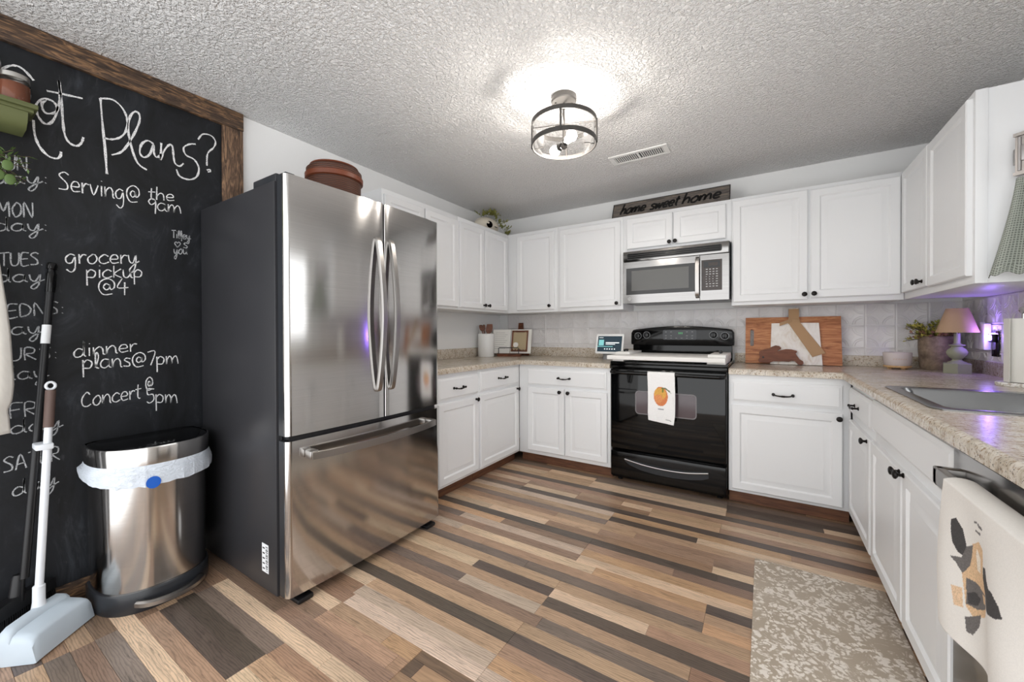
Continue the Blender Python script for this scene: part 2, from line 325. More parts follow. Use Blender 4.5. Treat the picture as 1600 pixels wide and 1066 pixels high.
# ------------------------------------------------------------------ floor strips (each strip of the three-strip boards is a plank)
COLS = {'L': (222, 194, 164), 'W': (206, 184, 164), 'T': (196, 164, 134), 'O': (200, 162, 126), 'P': (178, 146, 122), 'M': (164, 132, 108), 'D': (104, 91, 82), 'G': (134, 118, 107), 'F': (150, 124, 105)}
STRIPS = {
 -2: 'G 1.39 G 2.28 G', -1: 'P 1.0 L 1.39 G 2.28 D', 0: 'L 1.0 T 1.39 L 2.283 D 2.77 L', 1: 'T 1.39 L 2.283 M', 2: 'D 1.69 D', 3: 'P 1.69 P 2.55 T',
 4: 'L .972 P 1.39 T 1.69 L 1.88 T 2.273 L', 5: 'M .982 L 1.39 M 1.88 T 2.27 P', 6: 'G .982 D 2.272 D', 7: 'W 1.69 O 2.6 P', 8: 'T 1.69 D 2.176 L',
 9: 'G 1.69 T 2.577 M', 10: 'M 1.39 T 1.876 P 2.577 F', 11: 'T 1.69 P 2.275 F', 12: 'L .975 L 1.387 M 2.275 L', 13: 'D 1.69 D 2.3 D', 14: 'O 1.15 F 1.69 P 2.122 F',
 15: 'G .888 W 1.69 O', 16: 'P 1.1 F 1.694 L', 17: 'W .985 L 1.8 O 2.283 D', 18: 'P 1.2 P 2.284 T', 19: 'G 1.5 G 2.285 O', 20: 'T 1.70 T', 21: 'L 1.282 D 1.70 L 2.108 P',
 22: 'T 1.70 D', 23: 'G 1.3 W 1.70 T 2.275 M', 24: 'F 1.74 G 2.275 M', 25: 'T .965 T 1.69 T', 26: 'D 1.69 D', 27: 'L .97 T 1.69 P', 28: 'M .965 W 1.69 O',
 29: 'M .985 W 1.69 W', 30: 'L .98 T 1.3 O', 31: 'F .975 P 1.4 M', 32: 'F .8 F 1.5 M', 33: 'M .386 L 1.204 L', 34: 'F .39 G 1.0 M', 35: 'M .373 D .995 T', 36: 'T .39 D .995 L',
 37: 'M .39 P 1.0 T', 38: 'L .39 L 1.0 D', 39: 'F .392 G 1.0 P', 40: 'T .395 F 1.0 M', 41: 'M .39 G 1.0 P', 42: 'D .39 T', 43: 'P .39 F'}
def jit(c):
    s = random.uniform(0.93, 1.06); return srgb(*[min(255, max(0, v * s + random.uniform(-1.2, 1.2))) for v in c])
for k, spec in STRIPS.items():
    y1 = -0.765 - 0.062 * k; y0 = y1 - 0.062
    tk = spec.split(); xs = [0.52 if k < 30 else 0.004] + [float(t) for t in tk[1::2]] + [2.98]
    for i, ccode in enumerate(tk[0::2]):
        xa, xb = xs[i], xs[i + 1]
        if xb <= xa: continue
        if k > 26: xb = min(xb, 2.1 if k < 30 else 1.45)
        if xb - xa < 0.05: continue
        xm, ym = (xa + xb) / 2, (y0 + y1) / 2; hw, hh = (xb - xa) / 2 - 0.0004, 0.031 - 0.0004
        bm = BM(); e = 0.0006
        loft(bm, [[(-hw, -hh, -0.006), (hw, -hh, -0.006), (hw, hh, -0.006), (-hw, hh, -0.006)], [(-hw, -hh, -e), (hw, -hh, -e), (hw, hh, -e), (-hw, hh, -e)], [(-hw + e, -hh + e, 0), (hw - e, -hh + e, 0), (hw - e, hh - e, 0), (-hw + e, hh - e, 0)]], cap0=False)
        p = obj('plank', bm, 'plank', floor, loc=(xm, ym, 0.0)); p.color = jit(COLS[ccode])

# ------------------------------------------------------------------ embossed tin tiles
def tile_mesh(h, rows=True):
    w = 0.156; bm = BM()
    def P2(a, b, t): return (a, -t, b)
    def slab(i, t): return [(i - w / 2, -t, i), (w / 2 - i, -t, i), (w / 2 - i, -t, h - i), (i - w / 2, -t, h - i)]
    loft(bm, [slab(0, 0.0), slab(0.0, 0.003), slab(0.004, 0.006), slab(0.008, 0.006), slab(0.012, 0.003)], cap0=False)
    def rib(pts, rr=0.0034):
        tube(bm, [(a, -0.003, b) for a, b in pts], rr, 5, False)
    if h > 0.1:
        for cx in (-w / 2 + 0.012, w / 2 - 0.012):
            for cz in (0.012, h - 0.012):
                for R_ in (0.044, 0.056):
                    s1 = 1 if cx < 0 else -1; s2 = 1 if cz < h / 2 else -1
                    rib([(cx + s1 * R_ * math.cos(t * PI / 12), cz + s2 * R_ * math.sin(t * PI / 12)) for t in range(7)])
        rib([(0, h / 2 - .03), (0.02, h / 2), (0, h / 2 + .03), (-0.02, h / 2), (0, h / 2 - .03)], 0.0026)
    else:
        for R_ in (0.03, 0.042):
            for s1 in (-1, 1): rib([(s1 * (0.066 - R_ * math.cos(t * PI / 12)), h - 0.004 - R_ * math.sin(t * PI / 12)) for t in range(7) if h - 0.004 - R_ * math.sin(t * PI / 12) > 0.006])
    return mesh_of('backsplash_tile', bm, 'tin', 50)
t_full, t_low, t_top = tile_mesh(0.1535), tile_mesh(0.06), tile_mesh(0.03)
for i in range(23):
    x = 3.075 + 0.156 * (2 - i) + 0.078 + 0.0
    if x - 0.078 < 0.0 or x + 0.078 > W + 0.01: continue
    for me, z in ((t_low, 0.959), (t_full, 1.0195), (t_full, 1.1735)): put('backsplash_tile', me, wall_back, (x, -0.0005, z))
for i in range(8):
    y = -0.124 - 0.156 * i + 0.0
    for me, z in ((t_low, 0.959), (t_full, 1.0195), (t_full, 1.1735)):
        if y - 0.078 < WY1 and z > 0.96: continue
        put('backsplash_tile', me, wall_right, (W - 0.0005, y, z), (0, 0, -PI / 2))

# ------------------------------------------------------------------ cabinets
def frame_fn(run):
    kind, face = run
    if kind == 'back': return lambda u, n, v: (u, face - n, v)
    if kind == 'left': return lambda u, n, v: (face + n, u, v)
    return lambda u, n, v: (face - n, u, v)
AX = {'back': (0, -1, 0), 'left': (1, 0, 0), 'right': (-1, 0, 0)}
def fbox(bm, F, u0, u1, n0, n1, v0, v1, bev=0.0):
    a, b = F(u0, n0, v0), F(u1, n1, v1)
    box(bm, min(a[0], b[0]), max(a[0], b[0]), min(a[1], b[1]), max(a[1], b[1]), min(a[2], b[2]), max(a[2], b[2]), bev)
def knob(run, u, v, parent, n=0.02):
    F = frame_fn(run); bm = BM()
    lathe(bm, [(0.0, 0), (0.009, 0), (0.009, 0.003), (0.0055, 0.006), (0.0055, 0.014), (0.012, 0.018), (0.0155, 0.022), (0.0145, 0.027), (0.008, 0.030), (0, 0.031)], F(u, n, v), AX[run[0]], 18, False)
    return obj('knob', bm, 'hardware', parent)
def pull(run, u, v, parent, n=0.02, w=0.10):
    F = frame_fn(run); bm = BM()
    for s in (-1, 1):
        lathe(bm, [(0, 0), (0.0095, 0), (0.0095, 0.003), (0.005, 0.006), (0.005, 0.02), (0.008, 0.024), (0.006, 0.030), (0, 0.031)], F(u + s * w / 2, n, v), AX[run[0]], 12, False)
    tube(bm, smooth_path([F(u - w / 2, n + 0.022, v), F(u - w / 4, n + 0.026, v - 0.005), F(u, n + 0.027, v - 0.006), F(u + w / 4, n + 0.026, v - 0.005), F(u + w / 2, n + 0.022, v)], 4), [0.0042] * 5 + [0.0048] * 2 + [0.0062] * 3 + [0.0048] * 2 + [0.0042] * 5, 8)
    return obj('pull_handle', bm, 'hardware', parent)
def panel(name, run, u0, u1, v0, v1, parent, raised=True, t=0.02):
    F = frame_fn(run); u0, u1 = min(u0, u1), max(u0, u1)
    prof = [(0, 0.0), (0, t - 0.004), (0.005, t)]
    if raised: prof += [(0.046, t), (0.055, t - 0.009), (0.062, t - 0.009), (0.086, t - 0.001), (0.090, t - 0.001)]
    else: prof = [(0, 0.0), (0, t - 0.009), (0.004, t - 0.008), (0.016, t)]
    bm = BM()
    loft(bm, [[F(u0 + i, h, v0 + i), F(u1 - i, h, v0 + i), F(u1 - i, h, v1 - i), F(u0 + i, h, v1 - i)] for i, h in prof])
    return obj(name, bm, 'cab', parent, 25)
def cabinet(name, label, run, u0, u1, v0, v1, depth, doors=(), drawers=(), toe=None, group=None, body_extra=None):
    F = frame_fn(run); base = F((u0 + u1) / 2, -depth / 2, 0.0 if toe else v0)
    t = thing(name, label, 'cabinet', base, group)
    bm = BM(); fbox(bm, F, u0, u1, -depth, 0, v0, v1, 0.0015)
    if body_extra: body_extra(bm, F)
    obj('body', bm, 'cab', t)
    for d in doors:
        p = panel('door', run, d[0], d[1], d[2], d[3], t)
        if len(d) > 4: knob(run, d[4], d[5], p)
    for d in drawers:
        p = panel('drawer_front', run, d[0], d[1], d[2], d[3], t, False)
        if len(d) > 4: pull(run, d[4], d[5], p)
    if toe: bm = BM(); fbox(bm, F, u0, u1, -toe - 0.012, -toe, 0.0, v0); obj('toe_kick', bm, 'toe', t)
    return t
UB_, UT_ = 1.329, 2.108
L_, B_, R_ = ('left', 0.329), ('back', -0.329), ('right', 3.201)
cabinet('upper_cabinet', 'white upper cabinet standing half behind the refrigerator on the left wall', L_, -1.875, -1.102, UB_, UT_, 0.327, [(-1.865, -1.50, 1.35, 2.07, -1.53, 1.38), (-1.485, -1.118, 1.35, 2.07, -1.455, 1.38)])
cabinet('upper_cabinet', 'white upper cabinet on left wall running into the room corner, two narrow doors', L_, -1.100, -0.331, UB_, UT_, 0.327, [(-1.090, -0.752, 1.35, 2.07, -0.765, 1.383), (-0.738, -0.366, 1.35, 2.07, -0.700, 1.383)])
cabinet('upper_cabinet', 'white corner upper cabinet with one narrow door on the back wall', B_, 0.002, 0.873, UB_, UT_, 0.327, [(0.437, 0.845, 1.352, 2.075, 0.803, 1.386)])
cabinet('upper_cabinet', 'white upper cabinet with one wide door just left of the microwave', B_, 0.874, 1.482, UB_, UT_, 0.327, [(0.901, 1.464, 1.362, 2.075, 1.437, 1.382)])
cabinet('upper_cabinet', 'short white two-door cabinet above the microwave', B_, 1.483, 2.281, 1.798, UT_, 0.327, [(1.518, 1.876, 1.825, 2.078, 1.856, 1.845), (1.884, 2.246, 1.825, 2.078, 1.899, 1.846)])
cabinet('upper_cabinet', 'large white two-door upper cabinet right of the microwave above the cutting boards', B_, 2.282, 3.199, UB_, UT_, 0.327, [(2.289, 2.729, 1.352, 2.086, 2.710, 1.386), (2.745, 3.183, 1.362, 2.080, 2.761, 1.388)])
def end_frame(bm, F):
    fbox(bm, F, -1.281, -1.275, -0.035, 0, UB_, UT_, 0.001)
cabinet('upper_cabinet', 'white upper cabinet on right wall above the lamp, with plain end panel', R_, -1.276, -0.331, UB_, UT_, 0.337, [(-0.790, -0.36, 1.368, 2.09, -0.672, 1.40), (-1.258, -0.802, 1.362, 2.085, -0.732, 1.398)], body_extra=end_frame)
LB, BB, RB = ('left', 0.651), ('back', -0.651), ('right', 2.912)
zb, zt = 0.084, 0.857
cabinet('base_cabinet', 'white base cabinet next to the refrigerator, drawer over one door', LB, -1.872, -1.256, zb, zt, 0.649, [(-1.70, -1.268, 0.105, 0.655, -1.300, 0.640)], [(-1.70, -1.268, 0.678, 0.828, -1.50, 0.752)], 0.052)
cabinet('base_cabinet', 'white base cabinet on left wall at the inside corner', LB, -1.254, -0.652, zb, zt, 0.649, [(-1.243, -0.688, 0.105, 0.665, -0.720, 0.648)], [(-1.243, -0.69, 0.690, 0.838, -0.955, 0.768)], 0.052)
cabinet('base_cabinet', 'white two-door base cabinet with wide drawer left of the range', BB, 0.653, 1.482, zb, zt, 0.649, [(0.744, 1.093, 0.117, 0.666, 1.060, 0.641), (1.103, 1.458, 0.117, 0.664, 1.135, 0.640)], [(0.740, 1.452, 0.684, 0.825, 1.096, 0.757)], 0.052)
cabinet('base_cabinet', 'white base cabinet right of the range, one square door under a drawer', BB, 2.285, 2.908, zb, zt, 0.649, [(2.303, 2.870, 0.105, 0.655, 2.852, 0.626)], [(2.300, 2.868, 0.680, 0.818, 2.582, 0.742)], 0.052)
cabinet('base_cabinet', 'narrow white base cabinet on the right at the inside corner', RB, -1.232, -0.675, zb, zt, 0.626, [(-1.212, -0.690, 0.098, 0.632, -1.170, 0.616)], [(-1.220, -0.690, 0.678, 0.815, -0.925, 0.738)], 0.052)
cabinet('sink_cabinet', 'white sink base cabinet with two tall doors on the right', RB, -2.166, -1.234, zb, 0.70, 0.626, [(-1.716, -1.249, 0.098, 0.636, -1.700, 0.632), (-2.148, -1.730, 0.098, 0.645, -1.752, 0.634)], [(-2.160, -1.246, 0.688, 0.828)], 0.052, body_extra=lambda bm, F: (fbox(bm, F, -2.166, -1.234, -0.03, 0, 0.70, zt), fbox(bm, F, -2.166, -2.14, -0.626, -0.03, 0.70, zt), fbox(bm, F, -1.26, -1.234, -0.626, -0.03, 0.70, zt)))

# ------------------------------------------------------------------ worktops
CT, CU = 0.895, 0.858
def counter_edge(bm, a, b, out):
    """rounded nosing along a straight edge a->b (xy), out = outward unit xy"""
    prof = []
    for i in range(7):
        t = i / 6 * PI / 2; prof.append((0.018 * math.sin(t) , CT - 0.018 + 0.018 * math.cos(t)))
    prof += [(0.018, CU), (0.0, CU)]
    rings = []
    for (x, y) in (a, b): rings.append([(x + out[0] * d, y + out[1] * d, z) for d, z in prof] + [])
    loft(bm, rings, True, True, True)
def plate(bm, x0, x1, y0, y1, z0=CU, z1=CT): box(bm, x0, x1, y0, y1, z0, z1)
t = thing('worktop', 'speckled beige stone-look worktop left of the range, turning the corner', 'worktop', (0.4, -0.4, CU))
bm = BM(); e = 0.657
plate(bm, 0.001, 1.482, -e, -0.001); plate(bm, 0.001, e, -1.872, -e)
counter_edge(bm, (e + 0.0, -e), (1.482, -e), (0, -1)); counter_edge(bm, (e, -1.872), (e, -e), (1, 0))
obj('top', bm, 'counter', t)
bm = BM(); box(bm, 0.02, 1.482, -0.021, -0.001, CT, 0.985, 0.003); box(bm, 0.001, 0.02, -1.872, -0.001, CT, 0.985, 0.003); obj('upstand', bm, 'counter', t)
t = thing('worktop', 'speckled beige stone-look worktop right of the range, holding the sink', 'worktop', (3.1, -0.4, CU))
SX0, SX1, SY0, SY1 = 2.945, 3.40, -1.905, -1.33
er = 2.885
bm = BM(); plate(bm, 2.285, W - 0.001, -e, -0.001); plate(bm, er, W - 0.001, SY1, -e); plate(bm, er, SX0, SY0, SY1); plate(bm, SX1, W - 0.001, SY0, SY1); plate(bm, er, W - 0.001, -3.35, SY0)
counter_edge(bm, (2.285, -e), (er, -e), (0, -1)); counter_edge(bm, (er, -3.35), (er, -e), (-1, 0))
obj('top', bm, 'counter', t)
bm = BM(); box(bm, 2.285, W - 0.021, -0.021, -0.001, CT, 0.968, 0.003); box(bm, W - 0.021, W - 0.001, -3.35, -0.001, CT, 0.968, 0.003); obj('upstand', bm, 'counter', t)

# ------------------------------------------------------------------ refrigerator
def sweep_bar(bm, path, wdir, w, t, taper=None):
    """flat bar along a path; wdir = width direction"""
    P_ = [Vector(p) for p in path]; wd = Vector(wdir).normalized(); rings = []
    for i, p in enumerate(P_):
        d = (P_[min(i + 1, len(P_) - 1)] - P_[max(i - 1, 0)]).normalized(); nn = d.cross(wd).normalized()
        hw, ht = w / 2, t / 2; c = 0.3
        rings.append([p + wd * a * hw + nn * b * ht for a, b in ((-1, -c), (-1 + c * t / w, -1), (1 - c * t / w, -1), (1, -c), (1, c), (1 - c * t / w, 1), (-1 + c * t / w, 1), (-1, c))])
    loft(bm, rings)
FY0, FY1 = -2.780, -1.884
fr = thing('refrigerator', 'tall stainless french-door refrigerator with dark grey side', 'refrigerator', (0.43, -2.332, 0))
bm = BM(); box(bm, 0.03, 0.762, FY0, FY1, 0.028, 1.775, 0.004); obj('body', bm, 'fridge_side', fr)
bm = BM(); box(bm, 0.762, 0.784, FY0 + 0.012, FY1 - 0.012, 0.05, 1.77); obj('door_gasket', bm, 'black_plastic', fr)
def bulge(y): return 0.844 + 0.014 * (1 - ((y + 2.332) / 0.448) ** 2)
def fdoor(name, y0, y1, z0, z1, r0, r1):
    bm = BM(); box(bm, 0.784, 0.824, y0 + 0.0005, y1 - 0.0005, z0, z1 - 0.001); ln = (bm,)
    pts = [(0.824, y0)]
    for i in range(7):
        a = i / 6 * PI / 2; pts.append((bulge(y0 + r0) - r0 * (1 - math.sin(a)) * 1.0, y0 + r0 * (1 - math.cos(a))))
    for i in range(1, 14): yy = y0 + r0 + (y1 - r1 - y0 - r0) * i / 14; pts.append((bulge(yy), yy))
    for i in range(7):
        a = (1 - i / 6) * PI / 2; pts.append((bulge(y1 - r1) - r1 * (1 - math.sin(a)), y1 - r1 * (1 - math.cos(a))))
    pts.append((0.824, y1))
    bm = BM(); loft(bm, [[(x, y, z) for x, y in pts] for z in (z0, z1)]); d = obj(name, bm, 'steel', fr, 40); obj('door_liner', ln[0], 'dark_trim', d); return d
dl = fdoor('door', FY0, -2.300, 0.712, 1.790, 0.022, 0.005); dr = fdoor('door', -2.293, FY1, 0.712, 1.790, 0.005, 0.022)
fz = fdoor('freezer_drawer', FY0, FY1, 0.045, 0.690, 0.022, 0.022)
bm = BM(); box(bm, 0.780, 0.825, FY0 + 0.02, FY1 - 0.02, 0.690, 0.712); obj('seam_strip', bm, 'black_plastic', fr)
for par, yy in ((dl, -2.340), (dr, -2.258)):
    bm = BM(); pth = smooth_path([(0.854, yy, 0.862), (0.870, yy, 0.872), (0.897, yy, 1.04), (0.910, yy, 1.23), (0.897, yy, 1.42), (0.870, yy, 1.588), (0.854, yy, 1.598)], 5)
    sweep_bar(bm, pth, (0, 1, 0), 0.030, 0.022); obj('handle', bm, 'handle', par)
bm = BM(); pth = smooth_path([(0.900, -2.705, 0.626), (0.914, -2.60, 0.622), (0.924, -2.34, 0.618), (0.914, -2.08, 0.622), (0.900, -1.978, 0.626)], 5)
sweep_bar(bm, pth, (0, 0, 1), 0.034, 0.014); box(bm, 0.850, 0.898, -2.710, -2.672, 0.610, 0.645, 0.006); box(bm, 0.850, 0.898, -2.011, -1.973, 0.610, 0.645, 0.006); obj('handle', bm, 'handle', fz)
for y0, y1 in ((FY0 + 0.01, FY0 + 0.10), (FY1 - 0.10, FY1 - 0.01)): bxo('hinge_cover', 'dark_trim', fr, 0.56, 0.755, y0, y1, 1.775, 1.812, 0.006); bxo('hinge_pin', 'dark_trim', fr, 0.755, 0.812, y0 + 0.01, y0 + 0.05, 1.790, 1.808, 0.004)
for yy in (FY0 + 0.075, FY1 - 0.075): bm = BM(); box(bm, 0.74, 0.85, yy - 0.035, yy + 0.035, 0.0, 0.022, 0.008); lathe(bm, [(0.012, 0), (0.012, 0.04)], (0.79, yy, 0.01)); obj('leveling_foot', bm, 'black_plastic', fr)
for yy in (FY0 + 0.06, FY1 - 0.06): bm = BM(); lathe(bm, [(0.025, -0.02), (0.025, 0.02)], (0.14, yy, 0.0265), (0, 1, 0), 14); obj('roller', bm, 'black_plastic', fr)
st = bxo('label_sticker', 'sticker', fr, 0.640, 0.694, FY0 - 0.0012, FY0, 0.104, 0.226)
bm = BM()
for i in range(14): box(bm, 0.672, 0.690, FY0 - 0.0016, FY0 - 0.0011, 0.112 + i * 0.0078, 0.112 + i * 0.0078 + (0.002 + 0.003 * ((i * 7) % 3) / 2))
for i in range(5): box(bm, 0.646, 0.664, FY0 - 0.0016, FY0 - 0.0011, 0.116 + i * 0.022, 0.122 + i * 0.022)
obj('barcode', bm, 'black_plastic', st)

# ------------------------------------------------------------------ range
RX0, RX1 = 1.490, 2.279
rg = thing('range', 'black freestanding electric range between the base cabinets', 'oven', ((RX0 + RX1) / 2, -0.35, 0))
bm = BM(); box(bm, RX0, RX1, -0.645, -0.028, 0.025, 0.895, 0.003); obj('body', bm, 'black_gloss', rg)
bm = BM(); box(bm, RX0 - 0.004, RX1 + 0.004, -0.675, -0.028, 0.895, 0.916, 0.006); obj('cooktop', bm, 'black_glass', rg)
bm = BM(); box(bm, RX0, RX1, -0.668, -0.645, 0.866, 0.895, 0.004); obj('vent_trim', bm, 'black_gloss', rg)
od = bxo('oven_door', 'black_glass', rg, RX0 + 0.004, RX1 - 0.004, -0.690, -0.646, 0.258, 0.862, 0.008, 3)
bm = BM(); prism(bm, [(1.888 + a, 0.620 + b) for a, b in rounded(0.415, 0.172, 0.026)], lambda a, b, t: (a, t, b), -0.6915, -0.689); wn = obj('window_frame', bm, 'frame_grey', od)
bm = BM(); prism(bm, [(1.888 + a, 0.620 + b) for a, b in rounded(0.400, 0.158, 0.020)], lambda a, b, t: (a, t, b), -0.6925, -0.690); obj('window', bm, 'oven_win', od)
bm = BM(); tube(bm, smooth_path([(RX0 + 0.012, -0.694, 0.836), (RX0 + 0.03, -0.722, 0.836), (RX0 + 0.10, -0.732, 0.837), (1.885, -0.735, 0.838), (RX1 - 0.10, -0.732, 0.837), (RX1 - 0.03, -0.722, 0.836), (RX1 - 0.012, -0.694, 0.836)], 5), 0.013, 12); obj('handle', bm, 'black_gloss', od)
for x in (RX0 + 0.03, RX1 - 0.03): bxo('handle_mount', 'handle' if x < 1.8 else 'black_gloss', od, x - 0.022, x + 0.022, -0.72, -0.688, 0.826, 0.848, 0.008)
dw_ = bxo('storage_drawer', 'black_gloss', rg, RX0 + 0.004, RX1 - 0.004, -0.688, -0.646, 0.045, 0.236, 0.007, 3)
cres = [(1.604, 0.190), (1.604, 0.172), (1.635, 0.148), (1.72, 0.122), (1.83, 0.109), (1.94, 0.107), (2.05, 0.115), (2.13, 0.130), (2.168, 0.146), (2.168, 0.188), (2.05, 0.171), (1.94, 0.165), (1.83, 0.167), (1.72, 0.176)]
bm = BM(); prism(bm, [(x, z) for x, z in cres], lambda a, b, t: (a, t, b), -0.694, -0.686); obj('pull_recess', bm, 'dark_trim', dw_)
bm = BM(); sweep_bar(bm, smooth_path([(1.604, -0.697, 0.188), (1.72, -0.704, 0.171), (1.83, -0.707, 0.162), (1.94, -0.707, 0.160), (2.05, -0.704, 0.166), (2.168, -0.697, 0.184)], 4), (0, 1, 0), 0.02, 0.007); obj('pull_lip', bm, 'handle', dw_)
for x in (RX0 + 0.05, RX1 - 0.05):
    for y in (-0.60, -0.08): bm = BM(); lathe(bm, [(0.018, 0), (0.018, 0.008), (0.010, 0.012), (0.010, 0.03)], (x, y, 0)); obj('foot', bm, 'black_plastic', rg, loc=None)
bm = BM(); box(bm, RX0 + 0.012, RX1 - 0.006, -0.098, -0.028, 0.916, 1.035, 0.004); obj('backguard', bm, 'black_gloss', rg)
top = [(RX0 - 0.002, 1.030), (RX0 - 0.004, 1.05), (RX0 - 0.002, 1.13), (RX0 + 0.012, 1.155), (RX0 + 0.04, 1.162)] + [(RX0 + 0.08 + (RX1 - RX0 - 0.16) * i / 12, 1.166 + 0.022 * math.sin(PI * i / 12)) for i in range(13)] + [(RX1 - 0.04, 1.162), (RX1 - 0.008, 1.153), (RX1 + 0.006, 1.13), (RX1 + 0.008, 1.05), (RX1 + 0.006, 1.030), (RX1 - 0.02, 1.024), (RX0 + 0.02, 1.024)]
bm = BM()
def cons(s, y): return [(1.885 + (x - 1.885) * s, y, 1.095 + (z - 1.095) * (1 - (1 - s) * 5)) for x, z in top]
loft(bm, [cons(1, -0.03), cons(1, -0.104), cons(0.992, -0.112), cons(0.975, -0.115)]); cs = obj('control_panel', bm, 'black_gloss', rg, 30)
for x, z in ((1.549, 1.104), (1.622, 1.112), (2.142, 1.112), (2.222, 1.104)):
    bm = BM(); lathe(bm, [(0.0, 0), (0.030, 0.0), (0.030, 0.0012), (0.0, 0.0012)], (x, -0.1148, z), (0, -1, 0), 28, False); dial = obj('dial_ring', bm, 'dark_trim', cs)
    bm = BM()
    for i in range(16):
        a = 2 * PI * i / 16; c_, s_ = math.cos(a), math.sin(a); box(bm, x + 0.029 * c_ - 0.0015, x + 0.029 * c_ + 0.0015, -0.1166, -0.1155, z + 0.029 * s_ - 0.0015, z + 0.029 * s_ + 0.0015)
    obj('dial_marks', bm, 'print_white', dial)
    bm = BM(); lathe(bm, [(0, 0), (0.024, 0.001), (0.021, 0.016), (0.017, 0.020), (0, 0.021)], (x, -0.1155, z), (0, -1, 0), 22, False); box(bm, x - 0.004, x + 0.004, -0.142, -0.13, z - 0.018, z + 0.018, 0.002); obj('control_knob', bm, 'black_gloss', cs)
bm = BM(); prism(bm, [(1.888 + a, 1.113 + b) for a, b in rounded(0.262, 0.082, 0.012)], lambda a, b, t: (a, t, b), -0.1165, -0.114); dp = obj('display_panel', bm, 'dark_trim', cs)
bm = BM()
for i in range(6):
    for z in (1.083, 1.103, 1.135): 
        if not (2 <= i <= 3 and z > 1.1): box(bm, 1.775 + i * 0.041, 1.775 + i * 0.041 + 0.014, -0.1172, -0.1162, z, z + 0.004)
obj('button_print', bm, 'print_grey', dp)['kind'] = 'stuff'
bm = BM()
for i in range(3): box(bm, 1.882 + i * 0.012, 1.888 + i * 0.012, -0.1172, -0.1162, 1.119, 1.134)
obj('clock_digits', bm, 'clock', dp)
# white board covering the cooktop
t = thing('stove_cover', 'white wooden board with side rails covering the cooktop', 'stove cover', (1.88, -0.4, 0.916))
bm = BM(); box(bm, 1.468, 2.268, -0.700, -0.135, 0.930, 0.960, 0.003); obj('board', bm, 'white_matte', t)
for x0, x1, hx in ((1.470, 1.585, 1.515), (2.155, 2.266, 2.215)):
    bm = BM(); box(bm, x0 + (0.03 if x0 < 1.8 else 0), x1 - (0 if x0 < 1.8 else 0.0), -0.66, -0.16, 0.9165, 0.930); box(bm, x0, x1, -0.50 if x0 < 1.8 else -0.62, -0.14, 0.960, 0.978, 0.002); rl = obj('rail', bm, 'white_matte', t)
    bm = BM(); lathe(bm, [(0.007, 0), (0.007, 0.012)], (hx, -0.40, 0.978)); lathe(bm, [(0.007, 0), (0.007, 0.012)], (hx, -0.32, 0.978)); tube(bm, [(hx, -0.41, 0.99), (hx, -0.31, 0.99)], 0.007, 8); obj('handle', bm, 'black_plastic', rl)

# ------------------------------------------------------------------ printed cloths
def in_poly(x, y, P_):
    c = False; j = len(P_) - 1
    for i in range(len(P_)):
        if (P_[i][1] > y) != (P_[j][1] > y) and x < (P_[j][0] - P_[i][0]) * (y - P_[i][1]) / (P_[j][1] - P_[i][1]) + P_[i][0]: c = not c
        j = i
    return c
def cloth(name, fn, nu, nv, base, prints, thick=0.0018, parent=None):
    """fn(u,v)->point, u,v in 0..1; prints = [(polygon in uv, colour)]"""
    vs = [fn(i / nu, j / nv) for j in range(nv + 1) for i in range(nu + 1)]
    fs = [(j * (nu + 1) + i, j * (nu + 1) + i + 1, (j + 1) * (nu + 1) + i + 1, (j + 1) * (nu + 1) + i) for j in range(nv) for i in range(nu)]
    me = bpy.data.meshes.new(name); me.from_pydata([tuple(p) for p in vs], [], fs)
    ca = me.color_attributes.new('print', 'FLOAT_COLOR', 'POINT'); rnd = random.Random(3)
    uvl = me.uv_layers.new(name='UVMap')
    for j in range(nv + 1):
        for i in range(nu + 1):
            c = base
            for P_, col in prints:
                if in_poly(i / nu, j / nv, P_): c = col
            k = 1 + rnd.uniform(-0.03, 0.03) if c is base else 1 + rnd.uniform(-0.18, 0.18)
            ca.data[j * (nu + 1) + i].color = (c[0] * k, c[1] * k, c[2] * k, 1)
    for l in me.loops: v = l.vertex_index; uvl.data[l.index].uv = ((v % (nu + 1)) / nu, (v // (nu + 1)) / nv)
    for p in me.polygons: p.use_smooth = True
    me.materials.append(MATS['print_cloth']); o = put(name, me, parent)
    s = o.modifiers.new('thickness', 'SOLIDIFY'); s.thickness = thick; s.offset = 0
    return o
def ell(cx, cy, rx, ry, a=0, n=20):
    return [(cx + rx * math.cos(t) * math.cos(a) - ry * math.sin(t) * math.sin(a), cy + rx * math.cos(t) * math.sin(a) + ry * math.sin(t) * math.cos(a)) for t in [2 * PI * i / n for i in range(n)]]
def drape(l, fr_, y_bar, z_bar, r, drop_f):
    """distance l along the cloth from the top of the bar, front positive -> (out, z)"""
    a = l / r
    if abs(a) < PI / 2: return (y_bar + r * math.sin(a), z_bar + r * math.cos(a))
    s = 1 if l > 0 else -1
    return (y_bar + s * r, z_bar - (abs(l) - r * PI / 2))
def towel1(u, v):
    x = 1.783 + 0.182 * u + 0.004 * math.sin(v * 5); l = 0.36 - v * 0.50
    if v < 0.12: x += 0.012 * (1 - v / 0.12) * (0.5 - u)
    o, z = drape(l, 1, 0.735, 0.838, 0.0165, 0)
    rip = 0.003 * math.sin(u * 9 + v * 4) * max(0, min(1, (0.82 - z) * 8)) if l > 0 else 0
    if l > 0: z -= 0.012 * u * max(0, (0.3 - v)) / 0.3 - 0.008 * (1 - u) * (v < 0.2) * (0.2 - v) / 0.2
    return (x, -(o + abs(rip)), z)
